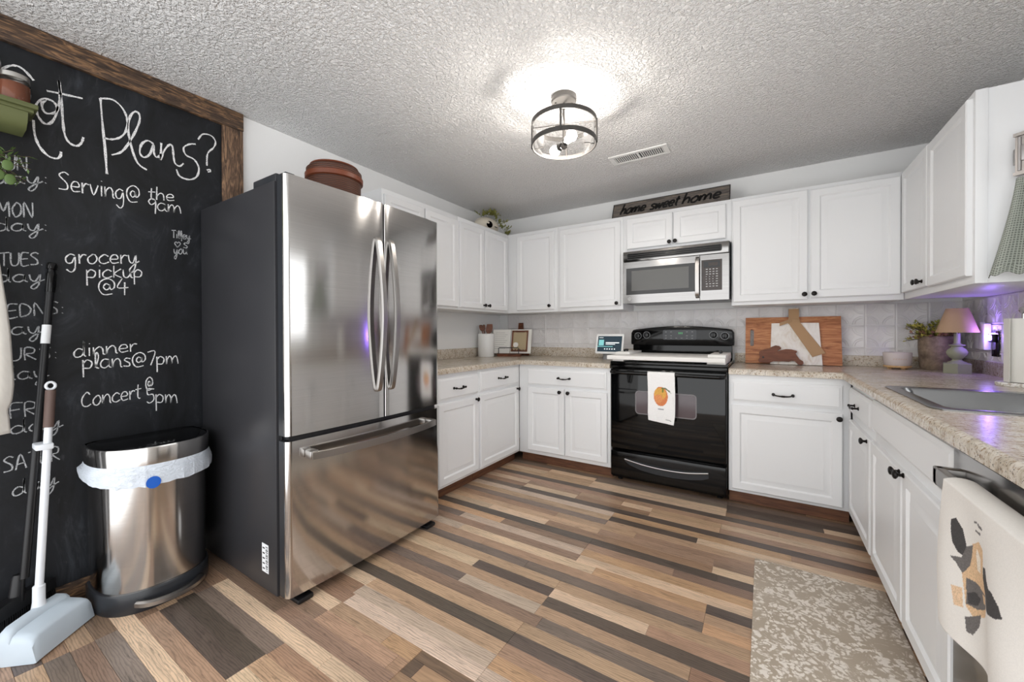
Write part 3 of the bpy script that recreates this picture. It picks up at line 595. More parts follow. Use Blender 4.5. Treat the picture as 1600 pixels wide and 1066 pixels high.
pk = [(ell(0.48, 0.365, 0.26, 0.135), srgb(214, 130, 84)), (ell(0.46, 0.40, 0.22, 0.085), srgb(222, 168, 84)), (ell(0.40, 0.33, 0.14, 0.06), srgb(226, 150, 96)), ([(0.50, 0.46), (0.62, 0.475), (0.80, 0.43), (0.86, 0.41), (0.80, 0.45), (0.66, 0.49), (0.52, 0.485)], srgb(98, 112, 76)), ([(0.52, 0.42), (0.58, 0.42), (0.60, 0.49), (0.54, 0.48)], srgb(120, 128, 60)), ([(0.38, 0.185), (0.60, 0.18), (0.60, 0.192), (0.38, 0.197)], srgb(150, 152, 156)), ([(0.68, 0.05), (0.9, 0.045), (0.9, 0.053), (0.68, 0.058)], srgb(140, 140, 140))]
tag(cloth('dish_towel', towel1, 60, 130, srgb(242, 241, 240), pk), 'white dish towel with orange pumpkin print hanging on the oven handle', 'towel')

# ------------------------------------------------------------------ microwave
mw = thing('microwave', 'stainless over-the-range microwave under the short cabinet', 'microwave', (1.89, -0.2, 1.372))
bm = BM(); box(bm, 1.505, 2.274, -0.378, -0.004, 1.375, 1.795, 0.003); obj('body', bm, 'dark_trim', mw)
bm = BM(); box(bm, 1.505, 2.270, -0.402, -0.378, 1.710, 1.793, 0.004); vt = obj('vent_grille', bm, 'steel_dark', mw)
bm = BM(); prism(bm, [(1.880 + a, 1.751 + b) for a, b in rounded(0.69, 0.05, 0.012)], lambda a, b, t: (a, t, b), -0.4028, -0.400); obj('vent_slot', bm, 'black_plastic', vt)
for i in range(3): bxo('vent_louver', 'black_gloss', vt, 1.545, 2.215, -0.409, -0.4025, 1.735 + i * 0.014, 1.741 + i * 0.014, 0.001)
def mwfront(x0, x1):
    out = []
    for i in range(17):
        x = x0 + (x1 - x0) * i / 16; out.append((x, -0.392 - 0.018 * (1 - ((x - 1.80) / 0.5) ** 2)))
    return out
def curved(name, m, par, x0, x1, z0, z1, off, back=-0.379):
    pts = [(x, y - off) for x, y in mwfront(x0, x1)]
    bm = BM(); loft(bm, [[(x, y, z) for x, y in pts] + [(x1, back, z), (x0, back, z)] for z in (z0, z1)]); return obj(name, bm, m, par, 30)
md = curved('door', 'steel_dark', mw, 1.505, 2.078, 1.372, 1.706, 0.0)
curved('door_glass', 'mw_glass', md, 1.531, 2.052, 1.440, 1.655, 0.0012); curved('window', 'mw_window', md, 1.575, 2.004, 1.470, 1.632, 0.0022)
cp = curved('control_panel', 'steel_dark', mw, 2.081, 2.270, 1.372, 1.706, 0.0)
kp = curved('keypad', 'mw_panel', cp, 2.090, 2.226, 1.443, 1.668, 0.0012)
curved('display', 'black_glass', kp, 2.105, 2.212, 1.612, 1.658, 0.002); curved('display_window', 'mw_panel', kp, 2.136, 2.200, 1.622, 1.648, 0.0026)
bm = BM()
for r_ in range(8):
    for c_ in range(4):
        x = 2.120 + c_ * 0.022; z = 1.596 - r_ * 0.018; yb = -0.392 - 0.018 * (1 - ((x - 1.80) / 0.5) ** 2); box(bm, x, x + (0.012 if (r_ < 3 or c_ == 3 or r_ > 5) else 0.005), yb - 0.0030, yb + 0.002, z, z + 0.005)
obj('key_print', bm, 'print_white', kp)
bm = BM(); sweep_bar(bm, smooth_path([(2.066, -0.404, 1.396), (2.066, -0.436, 1.412), (2.066, -0.446, 1.48), (2.066, -0.448, 1.54), (2.066, -0.446, 1.60), (2.066, -0.436, 1.672), (2.066, -0.404, 1.690)], 5), (1, 0, 0), 0.030, 0.016); obj('handle', bm, 'handle', md)
bm = BM(); lathe(bm, [(0, 0), (0.013, 0), (0.013, 0.002), (0, 0.0025)], (1.558, -0.4055, 1.407), (0, -1, 0), 24, False); bd = obj('badge', bm, 'print_white', md)
bm = BM(); tube(bm, [(1.558 + 0.0075 * math.cos(a), -0.4085, 1.407 + 0.0075 * math.sin(a)) for a in [i * 2 * PI / 16 for i in range(17)]], 0.0009, 5, False); tube(bm, [(1.555, -0.4085, 1.404), (1.556, -0.4085, 1.411), (1.561, -0.4085, 1.409), (1.559, -0.4085, 1.404)], 0.0009, 5, False); obj('monogram', bm, 'handle', bd)

# ------------------------------------------------------------------ dishwasher and its towel
dwx = thing('dishwasher', 'stainless dishwasher under the right worktop beside the sink cabinet', 'dishwasher', (3.2, -2.47, 0))
bm = BM(); box(bm, 2.915, 3.50, -2.772, -2.170, 0.02, 0.850, 0.002); obj('body', bm, 'dark_trim', dwx)
bm = BM(); box(bm, 2.893, 2.915, -2.770, -2.172, 0.105, 0.838, 0.004); dd = obj('door', bm, 'steel_dark', dwx)
bxo('control_strip', 'black_gloss', dd, 2.898, 2.95, -2.770, -2.172, 0.838, 0.853, 0.003)
bm = BM(); box(bm, 2.842, 2.862, -2.735, -2.225, 0.752, 0.797, 0.005); box(bm, 2.842, 2.895, -2.25, -2.222, 0.752, 0.797, 0.004); box(bm, 2.842, 2.895, -2.738, -2.71, 0.752, 0.797, 0.004); obj('handle', bm, 'handle', dd)
bxo('toe_panel', 'black_plastic', dwx, 2.965, 2.98, -2.772, -2.170, 0.0, 0.10)
def towel2(u, v):
    y = -2.355 - 0.345 * u; l = 0.33 - v * 0.50; L0 = 0.03
    if l > L0: x, z = 2.827, 0.800 - (l - L0)
    elif l > -L0: a = (l / L0); x, z = 2.852 - 0.025 * a, 0.800 + 0.006 * (1 - a * a)
    else: x, z = 2.877, 0.800 + (l + L0)
    if l > L0:
        d = (0.800 - z); x -= 0.013 * math.sin(u * 9 + 1.2 - d * 3) * min(1, d * 5) + 0.014 * d
        if z < 0.60: z += (0.60 - z) * 0.75 * max(0, 1 - u / 0.10); z -= (0.60 - z) * 0.10 * math.sin(u * 5)
    return (x, y, z)
blk, tan_, gry = srgb(70, 68, 68), srgb(220, 186, 148), srgb(110, 106, 104)
def uz(P_): return [(u * 0.40 / 0.345, (z - 0.50) / 0.50) for u, z in P_]
cow = [(uz(p), c_) for p, c_ in (
 ([(0.343, 0.715), (0.42, 0.732), (0.475, 0.726), (0.475, 0.706), (0.455, 0.679), (0.497, 0.657), (0.497, 0.626), (0.435, 0.593), (0.333, 0.57), (0.285, 0.58), (0.258, 0.63), (0.245, 0.653)], tan_), ([(0.387, 0.714), (0.433, 0.702), (0.413, 0.67), (0.377, 0.671), (0.373, 0.699)], srgb(238, 226, 210)),
 ([(0.145, 0.731), (0.19, 0.741), (0.255, 0.728), (0.282, 0.702), (0.27, 0.675), (0.218, 0.674), (0.172, 0.687), (0.15, 0.71)], blk), ([(0.282, 0.698), (0.343, 0.713), (0.33, 0.691), (0.308, 0.665), (0.258, 0.638), (0.21, 0.65), (0.165, 0.655), (0.245, 0.668)], gry),
 ([(0.47, 0.694), (0.517, 0.699), (0.547, 0.683), (0.585, 0.676), (0.64, 0.678), (0.703, 0.67), (0.735, 0.656), (0.695, 0.645), (0.605, 0.633), (0.527, 0.627), (0.517, 0.644), (0.477, 0.654), (0.455, 0.671)], blk),
 ([(0.282, 0.635), (0.355, 0.642), (0.435, 0.639), (0.497, 0.645), (0.505, 0.631), (0.457, 0.612), (0.358, 0.59), (0.285, 0.584)], gry), ([(0.42, 0.634), (0.48, 0.640), (0.47, 0.622), (0.43, 0.618)], tan_), ([(0.29, 0.606), (0.345, 0.621), (0.39, 0.617), (0.358, 0.597), (0.298, 0.587)], blk), ([(0.285, 0.559), (0.39, 0.588), (0.38, 0.565), (0.335, 0.537), (0.298, 0.536)], gry), ([(0.195, 0.598), (0.26, 0.608), (0.272, 0.573), (0.22, 0.565)], srgb(226, 194, 160)),
 ([(0.375, 0.765), (0.413, 0.769), (0.413, 0.765), (0.375, 0.761)], gry), ([(0.42, 0.768), (0.475, 0.765), (0.467, 0.76), (0.415, 0.762)], gry), ([(0.387, 0.75), (0.453, 0.753), (0.447, 0.748), (0.385, 0.746)], gry))]
tag(cloth('dish_towel', towel2, 210, 260, srgb(232, 228, 222), cow), 'off-white tea towel with painted cow head hanging on the dishwasher handle', 'towel')

# ------------------------------------------------------------------ sink
sk = thing('sink', 'stainless steel drop-in sink set in the right worktop', 'sink', ((SX0 + SX1) / 2, (SY0 + SY1) / 2, 0.70))
cxs, cys = (SX0 + SX1) / 2, (SY0 + SY1) / 2; ws, ds = SX1 - SX0, SY1 - SY0
def rr(w, h, r, z): return [(cxs + a, cys + b, z) for a, b in rounded(w, h, r, 6)]
bm = BM(); loft(bm, [rr(ws + 0.05, ds + 0.05, 0.045, CT + 0.0005), rr(ws + 0.05, ds + 0.05, 0.045, CT + 0.004), rr(ws + 0.035, ds + 0.035, 0.042, CT + 0.006), rr(ws - 0.03, ds - 0.03, 0.04, CT + 0.004)], cap0=False, cap1=False); obj('rim', bm, 'sinksteel', sk)
bm = BM(); loft(bm, [rr(ws - 0.03, ds - 0.03, 0.04, CT + 0.004), rr(ws - 0.04, ds - 0.04, 0.045, CT - 0.01), rr(ws - 0.06, ds - 0.06, 0.06, 0.74), rr(ws - 0.10, ds - 0.10, 0.06, 0.722), rr(0.10, 0.10, 0.045, 0.715)], cap0=False); obj('bowl', bm, 'sinksteel', sk)
bm = BM(); lathe(bm, [(0.0, 0.002), (0.03, 0.002), (0.042, 0.005), (0.044, 0.001)], (cxs, cys, 0.715), (0, 0, 1), 24, False); obj('drain', bm, 'chrome', sk)

# ------------------------------------------------------------------ ceiling lamp and vent
LX, LY = 1.603, -1.752
lp = thing('ceiling_lamp', 'round semi-flush ceiling lamp with two dark rings and glass drum', 'lamp', (LX, LY, H))
bm = BM(); lathe(bm, [(0, H), (0.064, H), (0.066, H - 0.026), (0.062, H - 0.032), (0, H - 0.033)], (LX, LY, 0), (0, 0, 1), 32, False)
for a in (0.6, 0.6 + PI): lathe(bm, [(0, 0), (0.005, 0), (0.005, 0.006), (0, 0.007)], (LX + 0.042 * math.cos(a), LY + 0.042 * math.sin(a), H - 0.033), (0, 0, -1), 10, False)
obj('canopy', bm, 'ring', lp)
bm = BM(); tube(bm, [(LX, LY, H - 0.03), (LX, LY, 2.115)], 0.006, 10); obj('stem', bm, 'ring', lp)
ZR1, ZR0, RR = 2.222, 2.118, 0.163
for nm, z in (('upper_ring', ZR1), ('lower_ring', ZR0)):
    bm = BM(); seg = 56; q = [(RR, -0.011), (RR + 0.005, -0.011), (RR + 0.005, 0.011), (RR, 0.011)]
    R4 = [[bm.verts.new((LX + r * math.cos(2 * PI * i / seg), LY + r * math.sin(2 * PI * i / seg), z + h)) for r, h in q] for i in range(seg)]
    for i in range(seg):
        for k in range(4): bm.faces.new((R4[i][k], R4[i][(k + 1) % 4], R4[(i + 1) % seg][(k + 1) % 4], R4[(i + 1) % seg][k]))
    obj(nm, bm, 'ring', lp)
for i in range(4):
    a = math.radians(20 + 90 * i); c_, s_ = math.cos(a), math.sin(a)
    bm = BM(); tube(bm, [(LX + (RR + 0.004) * c_, LY + (RR + 0.004) * s_, ZR0 - 0.009), (LX + (RR + 0.004) * c_, LY + (RR + 0.004) * s_, ZR1 + 0.009)], 0.0055, 8); obj('post', bm, 'ring', lp)
    if i % 2 == 0 or True:
        bm = BM(); tube(bm, [(LX, LY, ZR1 - 0.004), (LX + RR * c_, LY + RR * s_, ZR1 - 0.004)], 0.0035, 6); obj('spoke', bm, 'ring', lp)
bm = BM(); seg = 48; rings = [[(LX + r * math.cos(2 * PI * i / seg), LY + r * math.sin(2 * PI * i / seg), z) for i in range(seg)] for r, z in ((0.158, ZR0 - 0.006), (0.158, ZR1 + 0.006))]; loft(bm, rings, False, False); obj('glass_drum', bm, 'thin_glass', lp)
bm = BM(); lathe(bm, [(0, 2.115), (0.016, 2.112), (0.018, 2.100), (0.010, 2.092), (0, 2.090)], (LX, LY, 0), (0, 0, 1), 20, False); obj('hub', bm, 'ring', lp)
for i, (bx_, by_) in enumerate(((1.530, -1.705), (1.668, -1.806))):
    d = Vector((bx_ - LX, by_ - LY, 0)).normalized(); b0 = Vector((LX, LY, 2.118))
    bm = BM(); tube(bm, [b0, b0 + d * 0.03], 0.006, 8); lathe(bm, [(0, 0), (0.014, 0), (0.02, 0.022), (0.0, 0.022)], b0 + d * 0.022, d, 18, False); sk_ = obj('lamp_socket', bm, 'ring', lp)
    bm = BM(); lathe(bm, [(0.0, 0), (0.012, 0.0), (0.014, 0.014), (0.022, 0.028), (0.027, 0.042), (0.026, 0.055), (0.018, 0.066), (0, 0.070)], b0 + d * 0.044, d, 20, False); obj('bulb', bm, 'bulb', sk_)
vn = thing('air_vent', 'white slotted air register on the ceiling behind the lamp', 'vent', (1.75, -0.855, H))
bm = BM(); z = H - 0.006
box(bm, 1.558, 1.948, -0.932, -0.900, z, H, 0.002); box(bm, 1.558, 1.948, -0.805, -0.775, z, H, 0.002); box(bm, 1.558, 1.590, -0.900, -0.805, z, H); box(bm, 1.916, 1.948, -0.900, -0.805, z, H); box(bm, 1.745, 1.759, -0.900, -0.805, z, H)
obj('frame', bm, 'white_gloss', vn); bxo('backing', 'dark_trim', vn, 1.585, 1.920, -0.905, -0.800, H - 0.0015, H - 0.0003)
bm = BM(); box(bm, -0.0026, 0.0026, -0.0475, 0.0475, -0.0055, -0.0005); sl = mesh_of('slat', bm, 'white_gloss')
for i in range(24):
    x = 1.596 + i * 0.0137
    if 1.74 < x < 1.765: continue
    put('slat', sl, vn, (x, -0.8525, H))

# ------------------------------------------------------------------ chalkboard with handwriting
FONT = {
'a': (1.0, [[(.8, .9), (.4, 1), (.1, .6), (.15, .15), (.45, 0), (.75, .3), (.8, .9), (.8, .2), (1.0, .0)]]), 'c': (.9, [[(.85, .8), (.5, 1), (.1, .6), (.15, .15), (.5, 0), (.9, .2)]]),
'd': (1.0, [[(.75, .8), (.4, 1), (.1, .6), (.15, .1), (.45, 0), (.75, .4), (.8, 1.9), (.8, .3), (.95, 0)]]), 'e': (.9, [[(.15, .5), (.75, .55), (.65, .95), (.3, .95), (.1, .5), (.3, .05), (.85, .15)]]),
'g': (1.0, [[(.8, .85), (.45, 1), (.1, .6), (.2, .1), (.55, .1), (.8, .7), (.8, -.5), (.5, -.9), (.15, -.6)]]), 'h': (.95, [[(.15, 1.9), (.12, 0)], [(.12, .5), (.45, 1), (.75, .8), (.8, 0)]]), 'i': (.4, [[(.2, 1), (.2, 0)], [(.2, 1.45), (.22, 1.5)]]),
'k': (.9, [[(.15, 1.5), (.15, 0)], [(.8, 1.1), (.2, .5), (.85, 0)]]), 'l': (.5, [[(.15, .1), (.4, 1.2), (.3, 1.8), (.15, 1.4), (.2, .2), (.45, 0)]]), 'm': (1.5, [[(.1, 1), (.12, 0), (.2, .6), (.45, 1), (.65, .7), (.68, 0), (.75, .6), (1.05, 1), (1.25, .7), (1.35, 0)]]),
'n': (1.0, [[(.1, 1), (.12, 0), (.2, .6), (.55, 1), (.8, .7), (.85, .1), (1.0, 0)]]), 'o': (.95, [[(.5, 1), (.12, .6), (.2, .1), (.55, 0), (.85, .45), (.7, .95), (.45, 1)]]), 'p': (1.0, [[(.12, 1), (.15, -.9)], [(.13, .6), (.45, 1), (.85, .7), (.7, .1), (.2, .1)]]),
'r': (.7, [[(.12, 1), (.15, 0)], [(.15, .5), (.4, .95), (.7, .9)]]), 's': (.8, [[(.75, .9), (.4, 1), (.2, .75), (.65, .4), (.6, .05), (.1, .1)]]), 't': (.7, [[(.35, 1.6), (.32, .2), (.6, 0)], [(.05, 1.05), (.7, 1.1)]]),
'u': (1.0, [[(.1, 1), (.15, .2), (.45, 0), (.75, .4), (.8, 1), (.82, .1), (1.0, 0)]]), 'v': (.9, [[(.1, 1), (.4, 0), (.8, 1)]]), 'w': (1.3, [[(.1, 1), (.3, 0), (.6, .9), (.85, 0), (1.2, 1)]]), 'y': (1.0, [[(.1, 1), (.2, .3), (.5, .1), (.8, 1), (.7, -.4), (.4, -1.0), (.2, -.7), (.6, -.1), (1.1, .3)]]),
'S': (1.0, [[(.9, 1.5), (.55, 1.7), (.15, 1.35), (.75, .7), (.75, .15), (.1, .1)]]), 'C': (1.1, [[(.9, 1.2), (.6, 1.5), (.15, .9), (.2, .2), (.6, 0), (1.0, .2)]]), 'T': (1.0, [[(.5, 1.7), (.5, 0)], [(.05, 1.65), (1.0, 1.75)]]), 'M': (1.3, [[(.1, 0), (.2, 1.7), (.6, .6), (1.05, 1.7), (1.15, 0)]]),
'O': (1.1, [[(.55, 1.65), (.12, .9), (.4, 0), (.9, .4), (.9, 1.3), (.5, 1.65)]]), 'N': (1.1, [[(.12, 0), (.15, 1.7), (.9, 0), (.95, 1.7)]]), 'U': (1.0, [[(.12, 1.7), (.15, .3), (.5, 0), (.85, .4), (.9, 1.7)]]), 'E': (.9, [[(.85, 1.65), (.15, 1.6), (.15, 0), (.85, .05)], [(.15, .85), (.75, .9)]]),
'W': (1.5, [[(.1, 1.7), (.4, 0), (.75, 1.3), (1.05, 0), (1.4, 1.7)]]), 'D': (1.1, [[(.15, 0), (.15, 1.6), (.7, 1.4), (.95, .8), (.7, .2), (.15, 0)]]), 'R': (1.0, [[(.15, 0), (.15, 1.6), (.75, 1.5), (.7, .9), (.2, .8), (.9, 0)]]), 'H': (1.0, [[(.12, 1.7), (.12, 0)], [(.88, 1.7), (.88, 0)], [(.12, .85), (.88, .9)]]),
'F': (.9, [[(.15, 0), (.15, 1.6), (.9, 1.65)], [(.15, .9), (.7, .95)]]), 'I': (.5, [[(.25, 1.7), (.25, 0)]]), 'A': (1.1, [[(.1, 0), (.5, 1.7), (1.0, 0)], [(.28, .6), (.85, .65)]]),
'4': (1.0, [[(.5, 1.7), (.1, .7), (1.0, .75)], [(.7, 1.3), (.68, -.1)]]), '5': (.9, [[(.85, 1.6), (.2, 1.6), (.2, .95), (.7, 1.0), (.8, .4), (.4, 0), (.1, .15)]]), '7': (.9, [[(.1, 1.6), (.85, 1.65), (.4, 0)]]), '9': (.9, [[(.8, 1.0), (.4, .6), (.15, 1.0), (.45, 1.4), (.8, 1.1), (.75, -.5)]]),
'@': (1.5, [[(1.0, .9), (.7, 1.05), (.5, .7), (.7, .4), (.95, .6), (1.0, 1.0), (1.05, .45), (1.35, .7), (1.3, 1.3), (.8, 1.6), (.25, 1.2), (.15, .5), (.5, -.1), (1.2, 0)]]), '.': (.4, [[(.2, 0), (.24, .06)]]), ':': (.5, [[(.25, .05), (.29, .1)], [(.25, .8), (.29, .86)]]), "'": (.3, [[(.15, 1.6), (.12, 1.3)]]),
'<': (1.0, [[(.5, 0), (.1, .7), (.3, 1.05), (.5, .8), (.7, 1.05), (.95, .7), (.5, 0)]]), ' ': (.6, []), 'q': (1, [])}
def ribbon(bm, pts, w, fn, jitter=0.0, rnd=random):
    P_ = [Vector((p[0], p[1], 0)) for p in pts]; P_ = smooth_path(P_, 4) if len(P_) > 2 else P_
    L_v, R_v = [], []
    for i, p in enumerate(P_):
        d = P_[min(i + 1, len(P_) - 1)] - P_[max(i - 1, 0)]; d = d.normalized() if d.length > 0 else Vector((1, 0, 0)); nn = Vector((-d.y, d.x, 0)); ww = w / 2 * (1 + rnd.uniform(-jitter, jitter))
        a, b = p + nn * ww, p - nn * ww; L_v.append(a); R_v.append(b)
    for i in range(len(P_) - 1):
        q = [bm.verts.new(fn(v.x, v.y)) for v in (L_v[i], L_v[i + 1], R_v[i + 1], R_v[i])]
        bm.faces.new(q)
def write(bm, text, p0, p1, h, w, fn, slant=0.0, jitter=0.25, join=False):
    """text along p0->p1 (2D), x-height h"""
    adv = sum(FONT[c][0] for c in text); dx, dy = p1[0] - p0[0], p1[1] - p0[1]; s = 1.0 / adv; x = 0
    for c in text:
        cw, strokes = FONT[c]
        for st in strokes:
            ribbon(bm, [(p0[0] + dx * s * (x + a) + slant * b * h, p0[1] + dy * s * (x + a) + b * h) for a, b in st], w, fn, jitter)
        x += cw
TITLE=[
 [(-3.422,2.109),(-3.402,2.161),(-3.375,2.188),(-3.352,2.184),(-3.327,2.155)],
 [(-3.329,1.996),(-3.326,1.939),(-3.314,1.896),(-3.292,1.867),(-3.269,1.864),(-3.258,1.878),(-3.256,1.897)],
 [(-3.260,2.191),(-3.257,2.127),(-3.264,2.069),(-3.274,2.025),(-3.288,1.999),(-3.304,1.997),(-3.319,2.024),(-3.322,2.056),(-3.312,2.082),(-3.293,2.098),(-3.274,2.094),(-3.265,2.074),(-3.274,2.050),(-3.294,2.039),(-3.304,2.050),(-3.306,2.074),(-3.296,2.093)],
 [(-3.260,2.191),(-3.254,2.129),(-3.250,2.031),(-3.245,1.973),(-3.232,1.944),(-3.211,1.939),(-3.197,1.958),(-3.191,1.984)],
 [(-3.293,2.131),(-3.244,2.141),(-3.192,2.150)],
 [(-3.138,2.177),(-3.132,2.063),(-3.125,1.960),(-3.120,1.850)],
 [(-3.138,2.177),(-3.099,2.191),(-3.067,2.168),(-3.051,2.121),(-3.056,2.069),(-3.076,2.031),(-3.104,2.011),(-3.127,2.007)],
 [(-3.104,1.941),(-3.069,1.971),(-3.036,2.045),(-3.010,2.128),(-3.010,2.168),(-3.026,2.171),(-3.043,2.135),(-3.048,2.073),(-3.036,1.994),(-3.016,1.935),(-2.984,1.915)],
 [(-2.959,2.048),(-2.980,2.056),(-3.002,2.030),(-3.009,1.988),(-2.994,1.971),(-2.972,1.996),(-2.959,2.048),(-2.957,2.002),(-2.946,1.989),(-2.930,2.012)],
 [(-2.930,2.065),(-2.932,2.012),(-2.934,1.982),(-2.918,2.034),(-2.899,2.068),(-2.887,2.064),(-2.883,2.018),(-2.877,1.985),(-2.859,1.977),(-2.843,1.997)],
 [(-2.792,2.114),(-2.817,2.104),(-2.842,2.076),(-2.833,2.043),(-2.798,2.032),(-2.779,1.995),(-2.788,1.949),(-2.819,1.923),(-2.858,1.926),(-2.872,1.957)],
 [(-2.781,2.143),(-2.760,2.179),(-2.723,2.186),(-2.704,2.162),(-2.713,2.127),(-2.740,2.085),(-2.744,2.020)],
 [(-2.744,1.997),(-2.733,2.004),(-2.727,1.996),(-2.740,1.989)],
]
WORDS=[
 ("Serving@",-3.267,1.737,-3.008,1.755,0.045),
 ("the",-2.982,1.778,-2.880,1.795,0.033),
 ("9am",-2.985,1.731,-2.850,1.741,0.037),
 ("Tilley",-2.894,1.612,-2.817,1.616,0.022),
 ("<'s",-2.884,1.567,-2.828,1.571,0.026),
 ("you",-2.887,1.532,-2.830,1.542,0.025),
 ("grocery",-3.250,1.432,-3.018,1.465,0.040),
 ("pickup",-3.190,1.378,-3.001,1.403,0.036),
 ("@4",-3.155,1.315,-3.053,1.319,0.042),
 ("dinner",-3.229,1.036,-3.025,1.056,0.036),
 ("plans@7pm",-3.204,0.985,-2.867,0.987,0.039),
 ("Concert",-3.208,0.821,-3.012,0.834,0.041),
 ("@",-2.998,0.872,-2.968,0.871,0.036),
 ("5pm",-2.996,0.808,-2.872,0.789,0.042),
 ("SUN",-3.428,1.766,-3.344,1.787,0.034),
 ("day:",-3.436,1.707,-3.289,1.754,0.029),
 ("MON",-3.422,1.587,-3.330,1.605,0.035),
 ("day:",-3.430,1.530,-3.291,1.559,0.029),
 ("TUES.",-3.419,1.397,-3.307,1.418,0.030),
 ("day",-3.428,1.335,-3.308,1.350,0.029),
 ("WEDNS:",-3.453,1.191,-3.249,1.223,0.031),
 ("day",-3.433,1.130,-3.313,1.140,0.030),
 ("THURS:",-3.477,1.029,-3.268,1.036,0.030),
 ("day",-3.419,0.958,-3.299,0.959,0.030),
 ("FRI",-3.400,0.807,-3.305,0.810,0.035),
 ("day",-3.398,0.747,-3.262,0.747,0.030),
 ("SATUR",-3.416,0.600,-3.266,0.614,0.035),
 ("day",-3.395,0.502,-3.276,0.513,0.032),
]
cb = thing('chalkboard', 'large black chalkboard calendar in rough wooden frame on the left wall', 'chalkboard', (0.006, -3.4, 0.086))
bm = BM(); box(bm, 0.001, 0.010, -4.19, -2.672, 0.086, 2.266); obj('slate', bm, 'board', cb)
bm = BM(); box(bm, 0.001, 0.030, -4.19, -2.575, 2.264, 2.361, 0.003); obj('frame_board', bm, 'frame_y', cb)
bm = BM(); box(bm, 0.001, 0.028, -2.676, -2.577, 0.086, 2.263, 0.003); obj('frame_board', bm, 'frame_z', cb)
bfn = lambda y, z: (0.0108, y, z)
bm = BM()
for i, st in enumerate(TITLE): ribbon(bm, st, 0.0075 if i < 11 else 0.0065, bfn, 0.3)
tw = obj('chalk_title', bm, 'chalk', cb); tw['kind'] = 'stuff'
for txt, y0, z0, y1, z1, h in WORDS:
    day = txt[0] in 'SMTWF' and txt.isupper() or txt.startswith('day') or txt in ('TUES.', 'WEDNS:', 'THURS:')
    small = txt in ('Tilley', "<'s", 'you')
    bm = BM(); write(bm, txt, (y0, z0), (y1, z1), h, 0.0038 if small else (0.0044 if h < 0.055 else 0.005), bfn); wo = obj('chalk_writing', bm, 'chalk_dim' if (small or day) else 'chalk', cb); wo['kind'] = 'stuff'

# ------------------------------------------------------------------ bin
tc_ = thing('trash_can', 'stainless steel pedal trash can with dark lid in front of the chalkboard', 'trash can', (0.19, -3.02, 0))
def dring(z, hw=0.19, xb=0.035, xf=0.345, yc=-3.018, e=0.72, n=34):
    out = []
    for i in range(n + 1):
        a = -PI / 2 + PI * i / n; c_, s_ = math.cos(a), math.sin(a)
        out.append((xb + 0.09 + (xf - xb - 0.09) * (abs(c_) ** e), yc + hw * math.copysign(abs(s_) ** 0.8, s_), z))
    out += [(xb + 0.03, yc + hw * 0.97, z), (xb, yc + hw * 0.8, z), (xb, yc - hw * 0.8, z), (xb + 0.03, yc - hw * 0.97, z)]
    return out
bm = BM(); loft(bm, [dring(0.0, 0.192, 0.03, 0.352), dring(0.010, 0.196, 0.03, 0.356), dring(0.078, 0.196, 0.03, 0.356), dring(0.084, 0.192, 0.032, 0.352)]); bs = obj('base', bm, 'dark_trim', tc_)
bm = BM(); loft(bm, [dring(0.084, 0.186), dring(0.35, 0.189, 0.035, 0.348), dring(0.592, 0.190, 0.035, 0.350)]); obj('can_body', bm, 'steel_can', tc_)
bm = BM(); loft(bm, [dring(0.590, 0.200, 0.030, 0.362), dring(0.664, 0.202, 0.030, 0.364), dring(0.670, 0.200, 0.031, 0.362), dring(0.671, 0.194, 0.034, 0.356)], cap1=False); ld = obj('lid_rim', bm, 'steel_can', tc_)
bm = BM(); loft(bm, [dring(0.655, 0.194, 0.034, 0.356), dring(0.668, 0.194, 0.034, 0.356), dring(0.672, 0.180, 0.045, 0.34)]); obj('lid', bm, 'black_gloss', tc_)
def bagring(z0, off, dz):
    o = []
    base = dring(0.0, 0.197 + off, 0.032, 0.358 + off)
    for i, (x, y, _) in enumerate(base):
        f = (x - 0.03) / 0.33; k = 1 + 0.03 * math.sin(i * 2.3) + 0.02 * math.sin(i * 5.1)
        o.append((x + 0.004 * math.sin(i * 3.7) * (dz > 0), y * 1.0 + (0.012 * (1 - f) * (1 if y > -3.018 else -1) if dz > 0 else 0), z0 - dz * k * (0.25 + 0.75 * max(0, f) ** 0.7)))
    return o
bm = BM(); loft(bm, [bagring(0.612, 0.0, 0), bagring(0.592, 0.006, 0.0), bagring(0.596, 0.011, 0.045), bagring(0.594, 0.010, 0.080), bagring(0.594, 0.004, 0.083)], False, False); bg = obj('bin_bag', bm, 'bag', tc_)
bm = BM(); lathe(bm, [(0, 0), (0.024, 0), (0.024, 0.001), (0, 0.0012)], (0.3722, -3.068, 0.527), (1, 0.02, 0.1), 22, False); obj('bag_print', bm, 'blue', bg)
bm = BM(); pp = smooth_path([(0.350, -3.115, 0.046), (0.384, -3.085, 0.044), (0.402, -3.02, 0.043), (0.390, -2.95, 0.044), (0.352, -2.90, 0.046)], 5); sweep_bar(bm, pp, (0, 0, 1), 0.024, 0.03); obj('pedal', bm, 'handle', tc_)

